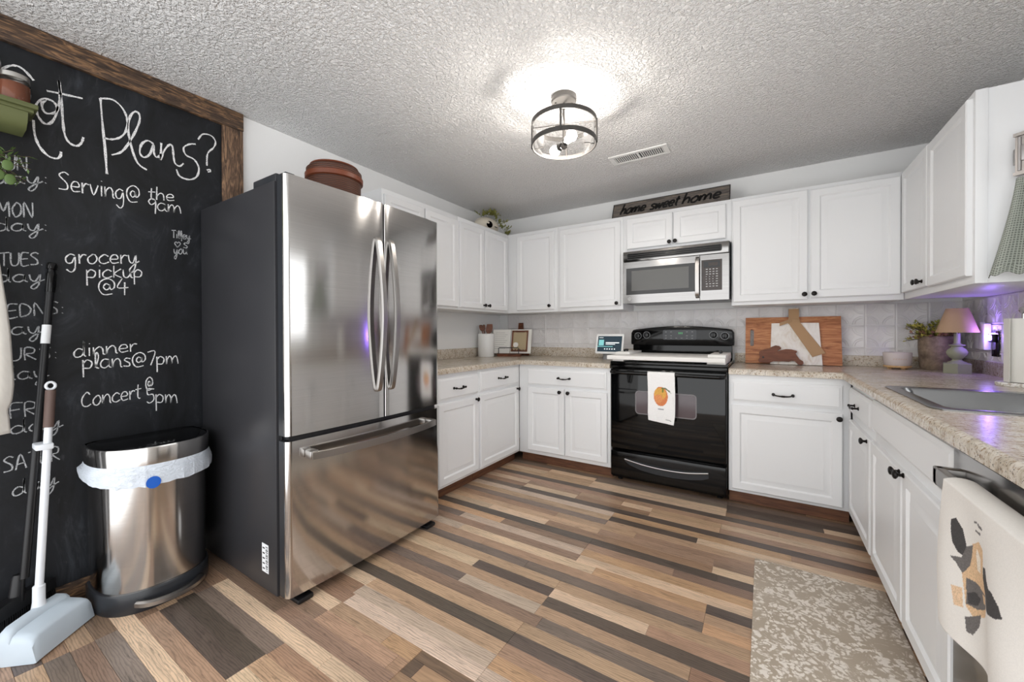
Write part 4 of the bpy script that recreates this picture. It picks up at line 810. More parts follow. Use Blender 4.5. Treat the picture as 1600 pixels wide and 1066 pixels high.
# ------------------------------------------------------------------ broom and dustpan
br = thing('broom', 'black broom with long pole leaning on the chalkboard', 'broom', (0.115, -3.39, 0))
bm = BM(); a_, b_ = Vector((0.034, -3.287, 1.417)), Vector((0.128, -3.378, 0.215)); tube(bm, [a_ + (b_ - a_) * 0.09, b_], 0.0125, 14); obj('pole', bm, 'black_plastic', br)
bm = BM(); dn = (a_ - b_).normalized(); lathe(bm, [(0, 0), (0.0145, 0), (0.0155, 0.03), (0.0155, 0.075), (0.013, 0.08), (0.0125, 0.092), (0.016, 0.096), (0.016, 0.115), (0.012, 0.121), (0, 0.122)], a_ + (b_ - a_) * 0.092, dn, 16, False); obj('hang_cap', bm, 'black_gloss', br)
bm = BM(); c0 = a_ + (b_ - a_) * 0.265; lathe(bm, [(0.0129, 0), (0.0132, 0.0), (0.0132, 0.075), (0.0129, 0.075)], c0, dn, 16, False); obj('label_wrap', bm, 'sticker', br)
bm = BM(); d_ = Vector((0.67, -0.74, 0)); n_ = Vector((0.74, 0.67, 0)); o_ = Vector((0.118, -3.398, 0))
def BF(s, nn, z): p = o_ + d_ * s + n_ * nn; return (p.x, p.y, z)
loft(bm, [[BF(s, nn, z) for nn, z in ((-0.022, 0.105), (0.022, 0.105), (0.018, 0.16 - abs(s) * 0.12), (-0.018, 0.16 - abs(s) * 0.12))] for s in (-0.13, -0.08, -0.03, 0.03, 0.08, 0.13)]); lathe(bm, [(0.022, 0), (0.018, 0.09), (0.014, 0.1)], BF(0.0, 0.0, 0.13), dn, 14); obj('head', bm, 'black_plastic', br)
bm = BM()
for i in range(34):
    for j in range(4):
        s = -0.125 + 0.25 * i / 33; q = -0.018 + 0.012 * j; r1, r2 = random.uniform(-.006, .006), random.uniform(-.004, .004)
        tube(bm, [BF(s, q, 0.108), BF(s * 1.12 + r1, q * 1.3 + r2, 0.001)], 0.0026, 4, False)
o = obj('bristles', bm, 'black_plastic', br); o['kind'] = 'stuff'
dp_ = thing('dustpan', 'pale plastic upright dustpan with white pole standing beside the trash can', 'dustpan', (0.21, -3.335, 0))
o2 = Vector((0.205, -3.346, 0))
def DF(s, nn, z): p = o2 + d_ * s + n_ * nn; return (p.x, p.y, z)
def pan_sec(s, k):
    return [DF(s, q, z * k) for q, z in ((-0.025, 0.012), (-0.03, 0.05), (-0.028, 0.105), (-0.012, 0.124), (0.010, 0.122), (0.020, 0.112), (0.022, 0.104), (0.060, 0.098), (0.080, 0.090), (0.088, 0.080), (0.100, 0.006), (0.092, 0.002), (0.0, 0.002))]
bm = BM(); loft(bm, [pan_sec(-0.092, 0.72), pan_sec(-0.084, 0.9), pan_sec(-0.07, 0.98), pan_sec(-0.03, 1.0), pan_sec(0.05, 1.0), pan_sec(0.11, 0.98), pan_sec(0.128, 0.9), pan_sec(0.138, 0.72)]); obj('pan', bm, 'pan_plastic', dp_, 40)
bm = BM()
for i in range(11): s = -0.085 + 0.020 * i; tube(bm, [DF(s, -0.02, 0.055), DF(s, -0.066, 0.052)], 0.0042, 6)
o = obj('comb_teeth', bm, 'white_plastic', dp_); o['kind'] = 'stuff'
bm = BM(); lathe(bm, [(0.021, 0), (0.017, 0.03), (0.0165, 0.085), (0.0135, 0.088)], DF(0.0, -0.01, 0.11), (-0.03, 0.014, 1), 16); obj('socket', bm, 'white_plastic', dp_)
pa, pb = Vector(DF(0.0, -0.01, 0.16)), Vector((0.165, -3.312, 0.945)); bm = BM(); tube(bm, [pa, pa + (pb - pa) * 0.80], 0.0115, 14); pl = obj('pole', bm, 'white_plastic', dp_)
bm = BM(); tube(bm, [pa + (pb - pa) * 0.79, pa + (pb - pa) * 0.97], 0.0145, 14); obj('grip', bm, 'grip', dp_)
bm = BM(); t0 = pa + (pb - pa) * 0.97; tube(bm, [t0 + Vector((0, 0.012 * math.cos(a), 0.016 + 0.014 * math.sin(a))) for a in [i * 2 * PI / 14 for i in range(15)]], 0.0045, 8, False); obj('hang_loop', bm, 'white_plastic', dp_)
bm = BM(); kc = pa + (pb - pa) * 0.70; box(bm, kc.x - 0.05, kc.x + 0.02, kc.y - 0.032, kc.y + 0.014, kc.z - 0.011, kc.z + 0.011, 0.004); obj('pole_clip', bm, 'white_plastic', dp_)

# ------------------------------------------------------------------ green shelf, jars, apron, greenery
sh = thing('wall_shelf', 'olive green wooden peg shelf mounted over the chalkboard edge', 'shelf', (0.011, -3.7, 1.88))
bm = BM(); box(bm, 0.0112, 0.165, -4.10, -3.335, 1.985, 2.003, 0.003); box(bm, 0.0112, 0.155, -4.10, -3.345, 1.972, 1.985, 0.002); obj('shelf_board', bm, 'green_paint', sh)
bm = BM(); prism(bm, [(0.0112, 1.972), (0.145, 1.972), (0.135, 1.955), (0.125, 1.935), (0.10, 1.918), (0.0112, 1.915)], lambda a, b, t: (a, t, b), -4.09, -3.358); obj('moulding', bm, 'green_paint', sh)
bm = BM(); box(bm, 0.0112, 0.026, -4.09, -3.435, 1.80, 1.915, 0.002); obj('back_rail', bm, 'green_paint', sh)
for y in (-3.475, -3.62, -3.78):
    bm = BM(); lathe(bm, [(0.008, 0), (0.006, 0.05), (0.011, 0.06), (0.008, 0.07), (0, 0.072)], (0.026, y, 1.845), (1, 0, 0.15), 12, False); obj('peg', bm, 'green_paint', sh)
for (x, y, h, r, lab) in ((0.108, -3.386, 0.105, 0.040, 'short glass jar of red-brown spice with metal lid at the shelf end'), (0.053, -3.449, 0.165, 0.040, 'taller glass jar behind, mostly cut off by the left edge')):
    j = thing('spice_jar', lab, 'jar', (x, y, 2.003)); z = 2.0035
    bm = BM(); lathe(bm, [(0, z), (r * .9, z), (r, z + .008), (r, z + h * .70), (r * .86, z + h * .80), (r * .86, z + h * .84)], (x, y, 0), (0, 0, 1), 24, False); obj('glass', bm, 'thin_glass', j)
    bm = BM(); lathe(bm, [(0, z + .004), (r * .88, z + .004), (r * .95, z + .01), (r * .95, z + h * .66), (0, z + h * .67)], (x, y, 0), (0, 0, 1), 24, False); obj('spice', bm, 'spice', j)
    bm = BM(); lathe(bm, [(r * .92, z + h * .82), (r * .95, z + h * .83), (r * .95, z + h * .98), (r * .90, z + h), (0, z + h)], (x, y, 0), (0, 0, 1), 24, False); obj('lid', bm, 'lid', j)
def apron(u, v):
    z = 1.80 - v * 1.02; E_ = ((1.80, -3.462), (1.60, -3.447), (1.42, -3.434), (1.14, -3.411), (0.957, -3.404), (0.90, -3.408), (0.86, -3.420), (0.845, -3.416), (0.78, -3.413), (0.70, -3.413))
    for (za, ya), (zb, yb) in zip(E_, E_[1:]):
        if za >= z >= zb: right = ya + (yb - ya) * (za - z) / (za - zb); break
    wd = 0.03 + 0.16 * min(1, v * 1.6); x = 0.100 + 0.10 * min(1, v * 1.8) + 0.018 * math.sin(u * 8 + v * 2) * min(1, v * 2)
    return (x, right - wd * (1 - u), z)
tag(cloth('apron', apron, 30, 70, srgb(232, 228, 220), [], 0.002), 'off-white linen apron hanging from the shelf peg at left edge', 'apron')
def leaf_quad(bm, p, d, up, l, w):
    d = d.normalized(); s = d.cross(up)
    s = s.normalized() if s.length > 1e-4 else Vector((1, 0, 0)); n2 = s.cross(d)
    q = [p, p + d * l * .5 + s * w * .5 + n2 * l * .06, p + d * l, p + d * l * .5 - s * w * .5 + n2 * l * .06]
    bm.faces.new([bm.verts.new(v) for v in q])
rn = random.Random(11)
def spray(bm_l, bm_s, base, tip, nl, l, w, droop=0.0):
    pts = [Vector(base).lerp(Vector(tip), t / 5) + Vector((0, 0, droop * math.sin(PI * t / 5))) for t in range(6)]
    tube(bm_s, pts, 0.0013, 4, False)
    for i in range(nl):
        t = 0.15 + 0.85 * i / nl; p = pts[0].lerp(pts[-1], t) + Vector((0, 0, droop * math.sin(PI * t)))
        d = (pts[-1] - pts[0]).normalized() + Vector((rn.uniform(-1, 1), rn.uniform(-1, 1), rn.uniform(-.6, 1)))
        leaf_quad(bm_l, p, d, Vector((rn.uniform(-.5, .5), rn.uniform(-.5, .5), 1)), l * rn.uniform(.7, 1.2), w)
t = thing('greenery', 'green artificial leaf sprig hanging below the green shelf', 'plant', (0.05, -3.44, 1.80))
bl_, bs_ = BM(), BM()
for i in range(9): spray(bl_, bs_, (0.05, -3.46 + rn.uniform(-.02, .02), 1.80), (0.16 + rn.uniform(-.04, .06), -3.385 + rn.uniform(-.05, .035), 1.79 + rn.uniform(-.10, .03)), 11, 0.026, 0.008)
o = obj('leaves', bl_, 'leaf', t); o['kind'] = 'stuff'; obj('stems', bs_, 'twig', t)
bm = BM()
for y, z in ((-3.41, 1.75), (-3.43, 1.71), (-3.405, 1.70)): sphere(bm, (0.17, y, z), 0.014, 0.25, 1, 1.4, 12)
o = obj('eucalyptus_leaves', bm, 'leaf', t); o['kind'] = 'stuff'

# ------------------------------------------------------------------ on the refrigerator and cabinets
t = thing('lidded_basket', 'round brown woven lidded basket on top of the refrigerator', 'basket', (0.55, -2.365, 1.775))
bx0, by0 = 0.55, -2.365
bm = BM(); lathe(bm, [(0, 1.776), (0.118, 1.776), (0.128, 1.79), (0.132, 1.94), (0.120, 1.95), (0, 1.95)], (bx0, by0, 0), (0, 0, 1), 40, False); obj('basket', bm, 'wicker', t)
bm = BM(); lathe(bm, [(0.134, 1.935), (0.142, 1.94), (0.143, 1.962), (0.136, 1.968)], (bx0, by0, 0), (0, 0, 1), 40, True); obj('rim_band', bm, 'wicker_band', t)
bm = BM(); lathe(bm, [(0.136, 1.968), (0.136, 1.99), (0.128, 1.998), (0.112, 2.012), (0.100, 2.015), (0.06, 2.028), (0, 2.032)], (bx0, by0, 0), (0, 0, 1), 40, False); obj('lid', bm, 'wicker', t)
bm = BM(); lathe(bm, [(0.117, 2.006), (0.121, 2.008), (0.119, 2.014), (0.112, 2.015)], (bx0, by0, 0), (0, 0, 1), 40, True); obj('lid_band', bm, 'wicker_band', t)
t = thing('sign', 'dark wooden sign reading home sweet home leaning above the microwave cabinet', 'sign', (1.82, -0.26, 2.109))
def SG(x, z, o=0.0): return (x, -0.272 + (z - 2.109) * 0.42 - o, z)
bm = BM(); loft(bm, [[SG(1.366, 2.109, o), SG(2.268, 2.109, o), SG(2.268, 2.256, o), SG(1.366, 2.256, o)] for o in (-0.016, 0.0)]); obj('board', bm, 'signwood', t)
for a in ((1.366, 2.268, 2.109, 2.113), (1.366, 2.268, 2.252, 2.256), (1.366, 1.371, 2.113, 2.252), (2.263, 2.268, 2.113, 2.252)):
    bm = BM(); loft(bm, [[SG(a[0], a[2], o), SG(a[1], a[2], o), SG(a[1], a[3], o), SG(a[0], a[3], o)] for o in (0.0, 0.005)]); obj('edge_trim', bm, 'sign_black', t)
for txt, p0, p1 in (('home', (1.43, 2.150), (1.64, 2.154)), ('sweet', (1.675, 2.150), (1.90, 2.156)), ('home', (1.925, 2.154), (2.20, 2.158))):
    bm = BM(); write(bm, txt, p0, p1, 0.050, 0.0165, lambda x, z: SG(x, z, 0.0012), 0.30, 0.1); o = obj('lettering', bm, 'sign_black', t); o['kind'] = 'stuff'
t = thing('planter', 'cream ceramic planter with dark round hole and trailing greenery on corner cabinet', 'planter', (0.19, -0.47, 2.109))
bm = BM(); sphere(bm, (0.19, -0.50, 2.185), 0.10, 0.95, 1.55, 0.76, 24); obj('pot', bm, 'skull', t)
bm = BM(); lathe(bm, [(0, 0), (0.030, 0), (0.033, 0.004), (0.0, 0.003)], (0.272, -0.568, 2.170), (0.9, -0.42, 0.05), 20, False); obj('hole', bm, 'hole', t)
bm = BM(); box(bm, 0.283, 0.288, -0.50, -0.455, 2.158, 2.166, 0.002); obj('slot', bm, 'sign_black', t)
bl_, bs_ = BM(), BM()
for i in range(46):
    f = i / 45; y = -0.60 + 0.36 * f; zz = 2.262 + 0.05 * math.sin(PI * min(1, f * 1.1)) - 0.12 * max(0, f - 0.45) * 1.9
    spray(bl_, bs_, (0.20 + 0.06 * f, y, zz - 0.01), (0.20 + 0.08 * f + rn.uniform(-.05, .06), y + rn.uniform(-.05, .05), min(2.345, zz + rn.uniform(-.02, .045))), 13, 0.026, 0.011)
o = obj('foliage', bl_, 'leaf_olive', t); o['kind'] = 'stuff'; obj('stems', bs_, 'moss', t)
bm = BM()
for i in range(6): sphere(bm, (0.20 + rn.uniform(-.02, .05), -0.56 + i * 0.05, 2.285 + rn.uniform(-.03, .04)), 0.008, 1, 1, .7, 8)
o = obj('blossoms', bm, 'flower', t); o['kind'] = 'stuff'

# ------------------------------------------------------------------ left worktop items
Z0 = CT + 0.0005
t = thing('utensil_crock', 'white ceramic utensil crock on the left corner worktop', 'crock', (0.118, -0.42, CT))
bm = BM(); lathe(bm, [(0, Z0), (0.078, Z0), (0.082, Z0 + .006), (0.083, Z0 + .225), (0.079, Z0 + .231), (0.075, Z0 + .225), (0.073, Z0 + .02), (0, Z0 + .02)], (0.118, -0.42, 0), (0, 0, 1), 36, False); obj('pot', bm, 'white_gloss', t)
def utensil(name, lab, m, foot, tip, hw, hl, flat):
    f_, p_ = Vector(foot), Vector(tip); d = (p_ - f_).normalized(); o = thing(name, lab, 'utensil', foot)
    bm = BM(); tube(bm, [f_, f_ + d * ((p_ - f_).length - hl)], 0.006, 8); obj('handle', bm, m, o)
    bm = BM(); side = Vector((0.53, 0.85, 0)) * -1; side = Vector((0.843, 0.538, 0)); c0 = f_ + d * ((p_ - f_).length - hl); rings = []
    for k, w_ in ((0, .3), (.12, .6), (.3, .95), (.6, 1.0), (.85, .9), (1.0, flat)):
        c = c0 + d * hl * k; nn = d.cross(side).normalized() * 0.004; rings.append([c - side * hw * w_ - nn, c + side * hw * w_ - nn, c + side * hw * w_ + nn, c - side * hw * w_ + nn])
    loft(bm, rings); obj('blade', bm, m, o)
zb_ = CT + 0.022
utensil('spatula', 'wide brown wooden spatula in the white crock', 'walnut', (0.118, -0.42, zb_), (0.150, -0.40, 1.222), 0.034, 0.10, 0.8)
utensil('wooden_spoon', 'dark wooden spoon leaning left in the white crock', 'walnut', (0.150, -0.43, zb_), (0.078, -0.455, 1.215), 0.022, 0.07, 0.5)
utensil('wooden_spoon', 'narrow dark wooden spoon in the middle of the crock', 'walnut', (0.10, -0.40, zb_), (0.098, -0.43, 1.218), 0.014, 0.06, 0.5)
utensil('spatula', 'white silicone spatula in the crock', 'white_matte', (0.085, -0.445, zb_), (0.056, -0.428, 1.19), 0.016, 0.09, 0.6)
t = thing('recipe_stand', 'small brown wooden recipe stand with black wire rail on the corner worktop', 'stand', (0.29, -0.25, CT))
def LS(u, n, v, c=(0.295, -0.255)):   # stand frame turned to face the room
    ca, sa = math.cos(0.30), math.sin(0.30); return (c[0] + u * ca + n * sa, c[1] + u * sa - n * ca, Z0 + v)
def lsbox(bm, u0, u1, n0, n1, v0, v1, f=None):
    f = f or LS; loft(bm, [[f(u0, n0, v), f(u1, n0, v), f(u1, n1, v), f(u0, n1, v)] for v in (v0, v1)])
bm = BM(); lsbox(bm, -0.12, 0.12, -0.03, 0.05, 0.0, 0.026); obj('base', bm, 'walnut', t)
bm = BM(); tube(bm, [LS(-0.105, 0.044, 0.024), LS(-0.105, 0.044, 0.082), LS(-0.098, 0.044, 0.088), LS(0.098, 0.044, 0.088), LS(0.105, 0.044, 0.082), LS(0.105, 0.044, 0.024)], 0.0038, 8); obj('wire_rail', bm, 'black_plastic', t)
def TP(u, v, o=0.0): return LS(u, -0.006 - 0.30 * v + o, 0.028 + v)
def tpbox(bm, u0, u1, v0, v1, o0, o1): loft(bm, [[TP(u0, v0, o), TP(u1, v0, o), TP(u1, v1, o), TP(u0, v1, o)] for o in (o0, o1)])
t = thing('recipe_book', 'open white recipe binder standing on the wooden stand', 'book', (0.29, -0.24, CT + 0.027))
bm = BM(); tpbox(bm, -0.195, -0.002, 0.002, 0.245, 0.006, 0.014); lp_ = obj('left_page', bm, 'paper', t)
bm = BM()
for i in range(9): tpbox(bm, -0.165, -0.165 + 0.10 + 0.03 * ((i * 5) % 3) / 2, 0.21 - i * 0.02, 0.2125 - i * 0.02, 0.0142, 0.0146)
o = obj('text_lines', bm, 'print_grey', lp_); o['kind'] = 'stuff'
bm = BM(); tpbox(bm, 0.002, 0.215, 0.002, 0.245, -0.010, 0.004); obj('right_page', bm, 'paper', t)
t = thing('lattice_frame', 'small dark wooden frame with cream lattice leaning on the recipe book', 'frame', (0.38, -0.21, CT + 0.027))
bm = BM()
for a in ((0.012, 0.026, 0.02, 0.235), (0.168, 0.182, 0.02, 0.235), (0.026, 0.168, 0.02, 0.032), (0.026, 0.168, 0.223, 0.235)): tpbox(bm, *a, 0.005, 0.017)
obj('frame', bm, 'walnut', t)
bm = BM(); tpbox(bm, 0.026, 0.168, 0.032, 0.223, 0.005, 0.008); obj('backing', bm, 'toe', t)
bm = BM()
for i in range(-12, 12):
    for s in (1, -1):
        pts = []
        for u, v in ((0.026, 0), (0.168, 0)):
            vv = 0.128 + s * (u - 0.097) * 1.5 + i * 0.024; pts.append((u, vv))
        (ua, va), (ub, vb) = pts
        def clip(u, v): return 0.034 <= v <= 0.221
        N_ = 14; seg_ = [(ua + (ub - ua) * k / N_, va + (vb - va) * k / N_) for k in range(N_ + 1)]; seg_ = [q for q in seg_ if clip(*q)]
        if len(seg_) > 1: ribbon(bm, [seg_[0], seg_[-1]], 0.0042, lambda u, v: TP(u, v, 0.0095 + 0.001 * s))
o = obj('lattice', bm, 'lattice', t); o['kind'] = 'stuff'
bm = BM(); lathe(bm, [(0, 0), (0.026, 0.0), (0.026, 0.003), (0, 0.004)], TP(0.058, 0.088, 0.011), (0.29, -0.95, 0.25), 16, False); obj('white_ornament', bm, 'white_matte', t)
t = thing('paddle_board', 'dark wooden paddle board standing behind the recipe book', 'cutting board', (0.28, -0.035, CT))
bm = BM(); prism(bm, [(0.20, CT + .001), (0.40, CT + .001), (0.40, 1.155), (0.33, 1.175), (0.325, 1.24), (0.275, 1.24), (0.27, 1.175), (0.20, 1.155)], lambda a, b, t_: (a, t_ + 0.03 * (b - CT) , b), -0.058, -0.042); obj('board', bm, 'walnut', t)
t = thing('smart_display', 'white smart display with music screen on worktop left of the range', 'display', (1.33, -0.20, CT))
def DS(u, v, o): return (1.335 + u, -0.255 + 0.28 * v - o, 0.948 + v)
def dsbox(bm, u0, u1, v0, v1, o0, o1): loft(bm, [[DS(u0, v0, o), DS(u1, v0, o), DS(u1, v1, o), DS(u0, v1, o)] for o in (o0, o1)])
bm = BM(); prism(bm, [(a, 0.086 + b) for a, b in rounded(0.248, 0.172, 0.012)], lambda a, b, t_: DS(a, b, t_), 0.0, 0.012); hs = obj('housing', bm, 'white_gloss', t)
bm = BM(); dsbox(bm, -0.108, 0.108, 0.018, 0.154, 0.0122, 0.0128); sn = obj('screen', bm, 'screen', hs)
bm = BM(); dsbox(bm, -0.098, -0.052, 0.072, 0.122, 0.0129, 0.0133); obj('album_art', bm, 'screen_teal', sn); bm = BM(); dsbox(bm, -0.108, 0.03, 0.060, 0.066, 0.0129, 0.0132); obj('progress_bar', bm, 'screen_teal', sn)
bm = BM(); dsbox(bm, -0.035, 0.085, 0.092, 0.100, 0.0129, 0.0132); dsbox(bm, -0.035, 0.05, 0.080, 0.085, 0.0129, 0.0132); [dsbox(bm, -0.045 + i * 0.022, -0.035 + i * 0.022, 0.036, 0.046, 0.0129, 0.0132) for i in range(5)]; dsbox(bm, -0.098, -0.06, 0.138, 0.142, 0.0129, 0.0132)
o = obj('screen_text', bm, 'screen_white', sn); o['kind'] = 'stuff'
bm = BM(); loft(bm, [[(1.335 + a, -0.19 + b, Z0) for a, b in rounded(0.15, 0.10, 0.03)], [(1.335 + a, -0.192 + b, 0.93) for a, b in rounded(0.14, 0.08, 0.03)], [(1.335 + a, -0.205 + b, 1.06) for a, b in rounded(0.12, 0.02, 0.008)]]); obj('foot', bm, 'print_grey', t)

# ------------------------------------------------------------------ right worktop items
def LB_(z0, y0, lean, t_): return lambda u, v, o: (u, y0 + v * math.sin(lean) - o * math.cos(lean), z0 + v * math.cos(lean) + o * math.sin(lean))
F1 = LB_(Z0, -0.105, 0.20, 0.02)
def fb(bm, F, u0, u1, v0, v1, o0, o1): loft(bm, [[F(u0, v0, o), F(u1, v0, o), F(u1, v1, o), F(u0, v1, o)] for o in (o0, o1)])
t = thing('cutting_board', 'large orange-brown wooden cutting board with slot handle against the backsplash', 'cutting board', (2.65, -0.09, CT))
bm = BM(); hole = [(2.405 + a, 0.195 + b) for a, b in rounded(0.024, 0.13, 0.011, 4)]
out_ = [(2.362, 0.0), (2.448, 0.0), (2.448, 0.352), (2.362, 0.352)]
def holed(F, outer, hole, o0, o1):
    import mathutils
    for o in (o0, o1):
        vo = [bm.verts.new(F(u, v, o)) for u, v in outer]; vh = [bm.verts.new(F(u, v, o)) for u, v in hole]
        es = [bm.edges.new((a[i], a[(i + 1) % len(a)])) for a in (vo, vh) for i in range(len(a))]
        bmesh.ops.triangle_fill(bm, edges=es, use_beauty=True)
        if o == o0: k0 = (vo, vh)
        else:
            for a, b in zip(k0, (vo, vh)):
                for i in range(len(a)): j = (i + 1) % len(a); bm.faces.new((a[i], a[j], b[j], b[i]))
holed(F1, out_, hole, 0.0, 0.02); fb(bm, F1, 2.448, 2.938, 0, 0.352, 0.0, 0.02); obj('board', bm, 'board_wood', t)
F2 = LB_(Z0, -0.133, 0.20, 0.016)
t = thing('paddle_board', 'square whitewashed paddle board with tan ribbon in front of the brown board', 'cutting board', (2.67, -0.12, CT))
bm = BM(); prism(bm, [(2.521, 0), (2.828, 0), (2.812, 0.306), (2.700, 0.308), (2.694, 0.42), (2.640, 0.42), (2.634, 0.308), (2.530, 0.306)], F2, 0.0, 0.016); obj('board', bm, 'whitewash', t)
bm = BM(); fb(bm, F2, 2.636, 2.698, 0.335, 0.412, -0.003, 0.020); fb(bm, F2, 2.632, 2.702, 0.30, 0.333, -0.004, 0.026); obj('ribbon_wrap', bm, 'cork', t)
bm = BM(); loft(bm, [[F2(2.636 + a * 0.135, 0.30 - a * 0.9 * 0.27, o), F2(2.702 + a * 0.143, 0.31 - a * 0.9 * 0.27 + a * 0.02, o), F2(2.702 + a * 0.143, 0.31 - a * 0.9 * 0.27 + a * 0.02, o + 0.003), F2(2.636 + a * 0.135, 0.30 - a * 0.9 * 0.27, o + 0.003)] for a, o in ((0, 0.024), (0.3, 0.020), (0.6, 0.022), (1.0, 0.019))]); obj('ribbon_tail', bm, 'cork', t)
bm = BM(); loft(bm, [[F2(2.655 - a * 0.075, 0.325 - a * 0.03 + s * 0.012, 0.024 + 0.01 * math.sin(a * PI)) for s in (-1, 1)] + [F2(2.655 - a * 0.075, 0.325 - a * 0.03 + s * 0.012, 0.026 + 0.01 * math.sin(a * PI)) for s in (1, -1)] for a in (0, .3, .6, 1)]); obj('ribbon_loop', bm, 'cork', t)
RB2 = [(345, 880), (335, 850), (355, 800), (345, 730), (370, 700), (420, 685), (475, 672), (520, 640), (570, 618), (620, 628), (645, 655), (640, 672), (610, 690), (590, 712), (640, 690), (710, 672), (780, 676), (830, 690), (852, 700), (845, 722), (830, 735), (850, 770), (880, 820), (925, 850), (930, 885), (900, 908), (860, 895), (820, 850), (780, 845), (740, 862), (680, 858), (600, 860), (540, 862), (500, 880), (420, 885)]
F3 = LB_(Z0, -0.158, 0.16, 0.014)
t = thing('rabbit_cutout', 'brown wooden leaping rabbit cutout in front of the paddle board', 'ornament', (2.58, -0.16, CT))
bm = BM(); prism(bm, [(2.451 + (x - 345) / 585 * 0.268, max(0.0, (908 - y) / 290 * 0.140)) for x, y in RB2], F3, 0.0, 0.012); obj('body', bm, 'rabbit', t)
bm = BM(); lathe(bm, [(0, 0), (0.007, 0), (0.006, 0.002), (0, 0.0025)], F3(2.477, 0.050, 0.012), (0, -1, 0.16), 12, False); obj('eye', bm, 'sign_black', t)
# candle on a wooden trivet
cxx, cyy = 3.205, -0.165
t = thing('trivet', 'small light wooden trivet under the candle', 'trivet', (cxx, cyy, CT))
bm = BM(); lathe(bm, [(0, Z0 + .010), (0.066, Z0 + .010), (0.068, Z0 + .016), (0.066, Z0 + .021), (0, Z0 + .021)], (cxx, cyy, 0), (0, 0, 1), 28, False); obj('disc', bm, 'lightwood', t)
for a in (0.4, 1.97, 3.54, 5.1): bxo('foot', 'lightwood', t, cxx + .045 * math.cos(a) - .009, cxx + .045 * math.cos(a) + .009, cyy + .045 * math.sin(a) - .009, cyy + .045 * math.sin(a) + .009, Z0, Z0 + .012)
t = thing('candle', 'pale oval bowl candle on a wooden trivet beside the planter', 'candle', (cxx, cyy, CT + .022)); zc_ = Z0 + 0.0215
bm = BM(); lathe(bm, [(0, zc_), (0.058, zc_), (0.064, zc_ + .01), (0.070, zc_ + .078), (0.068, zc_ + .084), (0.064, zc_ + .080), (0.062, zc_ + .064)], (cxx, cyy, 0), (0, 0, 1), 34, False); obj('bowl', bm, 'concrete', t)
bm = BM(); lathe(bm, [(0, zc_ + .062), (0.063, zc_ + .064)], (cxx, cyy, 0), (0, 0, 1), 34, False); obj('wax', bm, 'wax', t)
bm = BM()
for i in range(6): a = -2.05 + i * 0.17; tube(bm, [(cxx + .0685 * math.cos(a), cyy + .0685 * math.sin(a), zc_ + .040), (cxx + .0685 * math.cos(a + .1), cyy + .0685 * math.sin(a + .1), zc_ + .046)], 0.001, 4)
o = obj('embossed_text', bm, 'lightwood', t); o['kind'] = 'stuff'
# rustic pot with foliage
px_, py_ = 3.392, -0.135
t = thing('potted_plant', 'weathered brown clay pot with olive foliage in the right corner', 'plant', (px_, py_, CT))
bm = BM(); lathe(bm, [(0, Z0), (0.068, Z0), (0.076, Z0 + .01), (0.083, Z0 + .12), (0.085, Z0 + .205), (0.080, Z0 + .210), (0.076, Z0 + .20), (0.074, Z0 + .16), (0, Z0 + .16)], (px_, py_, 0), (0, 0, 1), 34, False); obj('pot', bm, 'pot', t)
ls = {k: BM() for k in ('leaf_olive', 'leaf_yellow', 'leaf_red')}; bs_ = BM()
for i in range(95):
    a = rn.uniform(0, 2 * PI); r0 = rn.uniform(0, .05); k = rn.choice(['leaf_olive', 'leaf_olive', 'leaf_yellow', 'leaf_yellow', 'leaf_red']); rr_ = rn.uniform(.05, .125)
    tip = (min(3.50, px_ + rr_ * math.cos(a)), max(-0.225, min(-0.03, py_ + rr_ * math.sin(a))), Z0 + .215 + rn.uniform(-.015, .085))
    if i < 20: tip = (px_ - rn.uniform(.08, .15), py_ - rn.uniform(0, .05), Z0 + .205 + rn.uniform(-.03, .08))
    spray(ls[k], bs_, (px_ + r0 * math.cos(a), py_ + r0 * math.sin(a), Z0 + .165), tip, 12, 0.024, 0.014, 0.02)
for k, b_m in ls.items(): o = obj('foliage', b_m, k, t); o['kind'] = 'stuff'
obj('stems', bs_, 'twig', t)
# lamp
lx, ly = 3.413, -0.365
t = thing('table_lamp', 'small sage green table lamp with tan shade in the right corner', 'lamp', (lx, ly, CT))
bm = BM(); loft(bm, [[(lx + r * math.cos(a + .3), ly + r * math.sin(a + .3), z) for a in [i * PI / 3 for i in range(6)]] for r, z in ((0.062, Z0), (0.062, Z0 + .055), (0.058, Z0 + .058))]); obj('plinth', bm, 'lamp_base', t)
bm = BM(); z = Z0 + .057; lathe(bm, [(0.040, z), (0.038, z + .006), (0.022, z + .014), (0.018, z + .022), (0.030, z + .032), (0.041, z + .050), (0.043, z + .064), (0.036, z + .080), (0.024, z + .090), (0.022, z + .096), (0.033, z + .100), (0.034, z + .105), (0.018, z + .109), (0.013, z + .115), (0.013, z + .17)], (lx, ly, 0), (0, 0, 1), 30); obj('column', bm, 'lamp_base', t)
bm = BM(); loft(bm, [[(lx + r * math.cos(2 * PI * i / 40), ly + r * math.sin(2 * PI * i / 40), z) for i in range(40)] for r, z in ((0.0445, 1.262), (0.045, 1.265), (0.086, 1.130), (0.0855, 1.128), (0.0425, 1.260))], False, False); obj('lamp_shade', bm, 'shade', t)
bm = BM(); tube(bm, [(lx, ly, Z0 + .22), (lx, ly, 1.268)], 0.003, 6); [tube(bm, [(lx, ly, 1.258), (lx + .043 * math.cos(a), ly + .043 * math.sin(a), 1.260)], 0.0015, 5) for a in (0, 2.1, 4.2)]; obj('harp', bm, 'chrome', t)
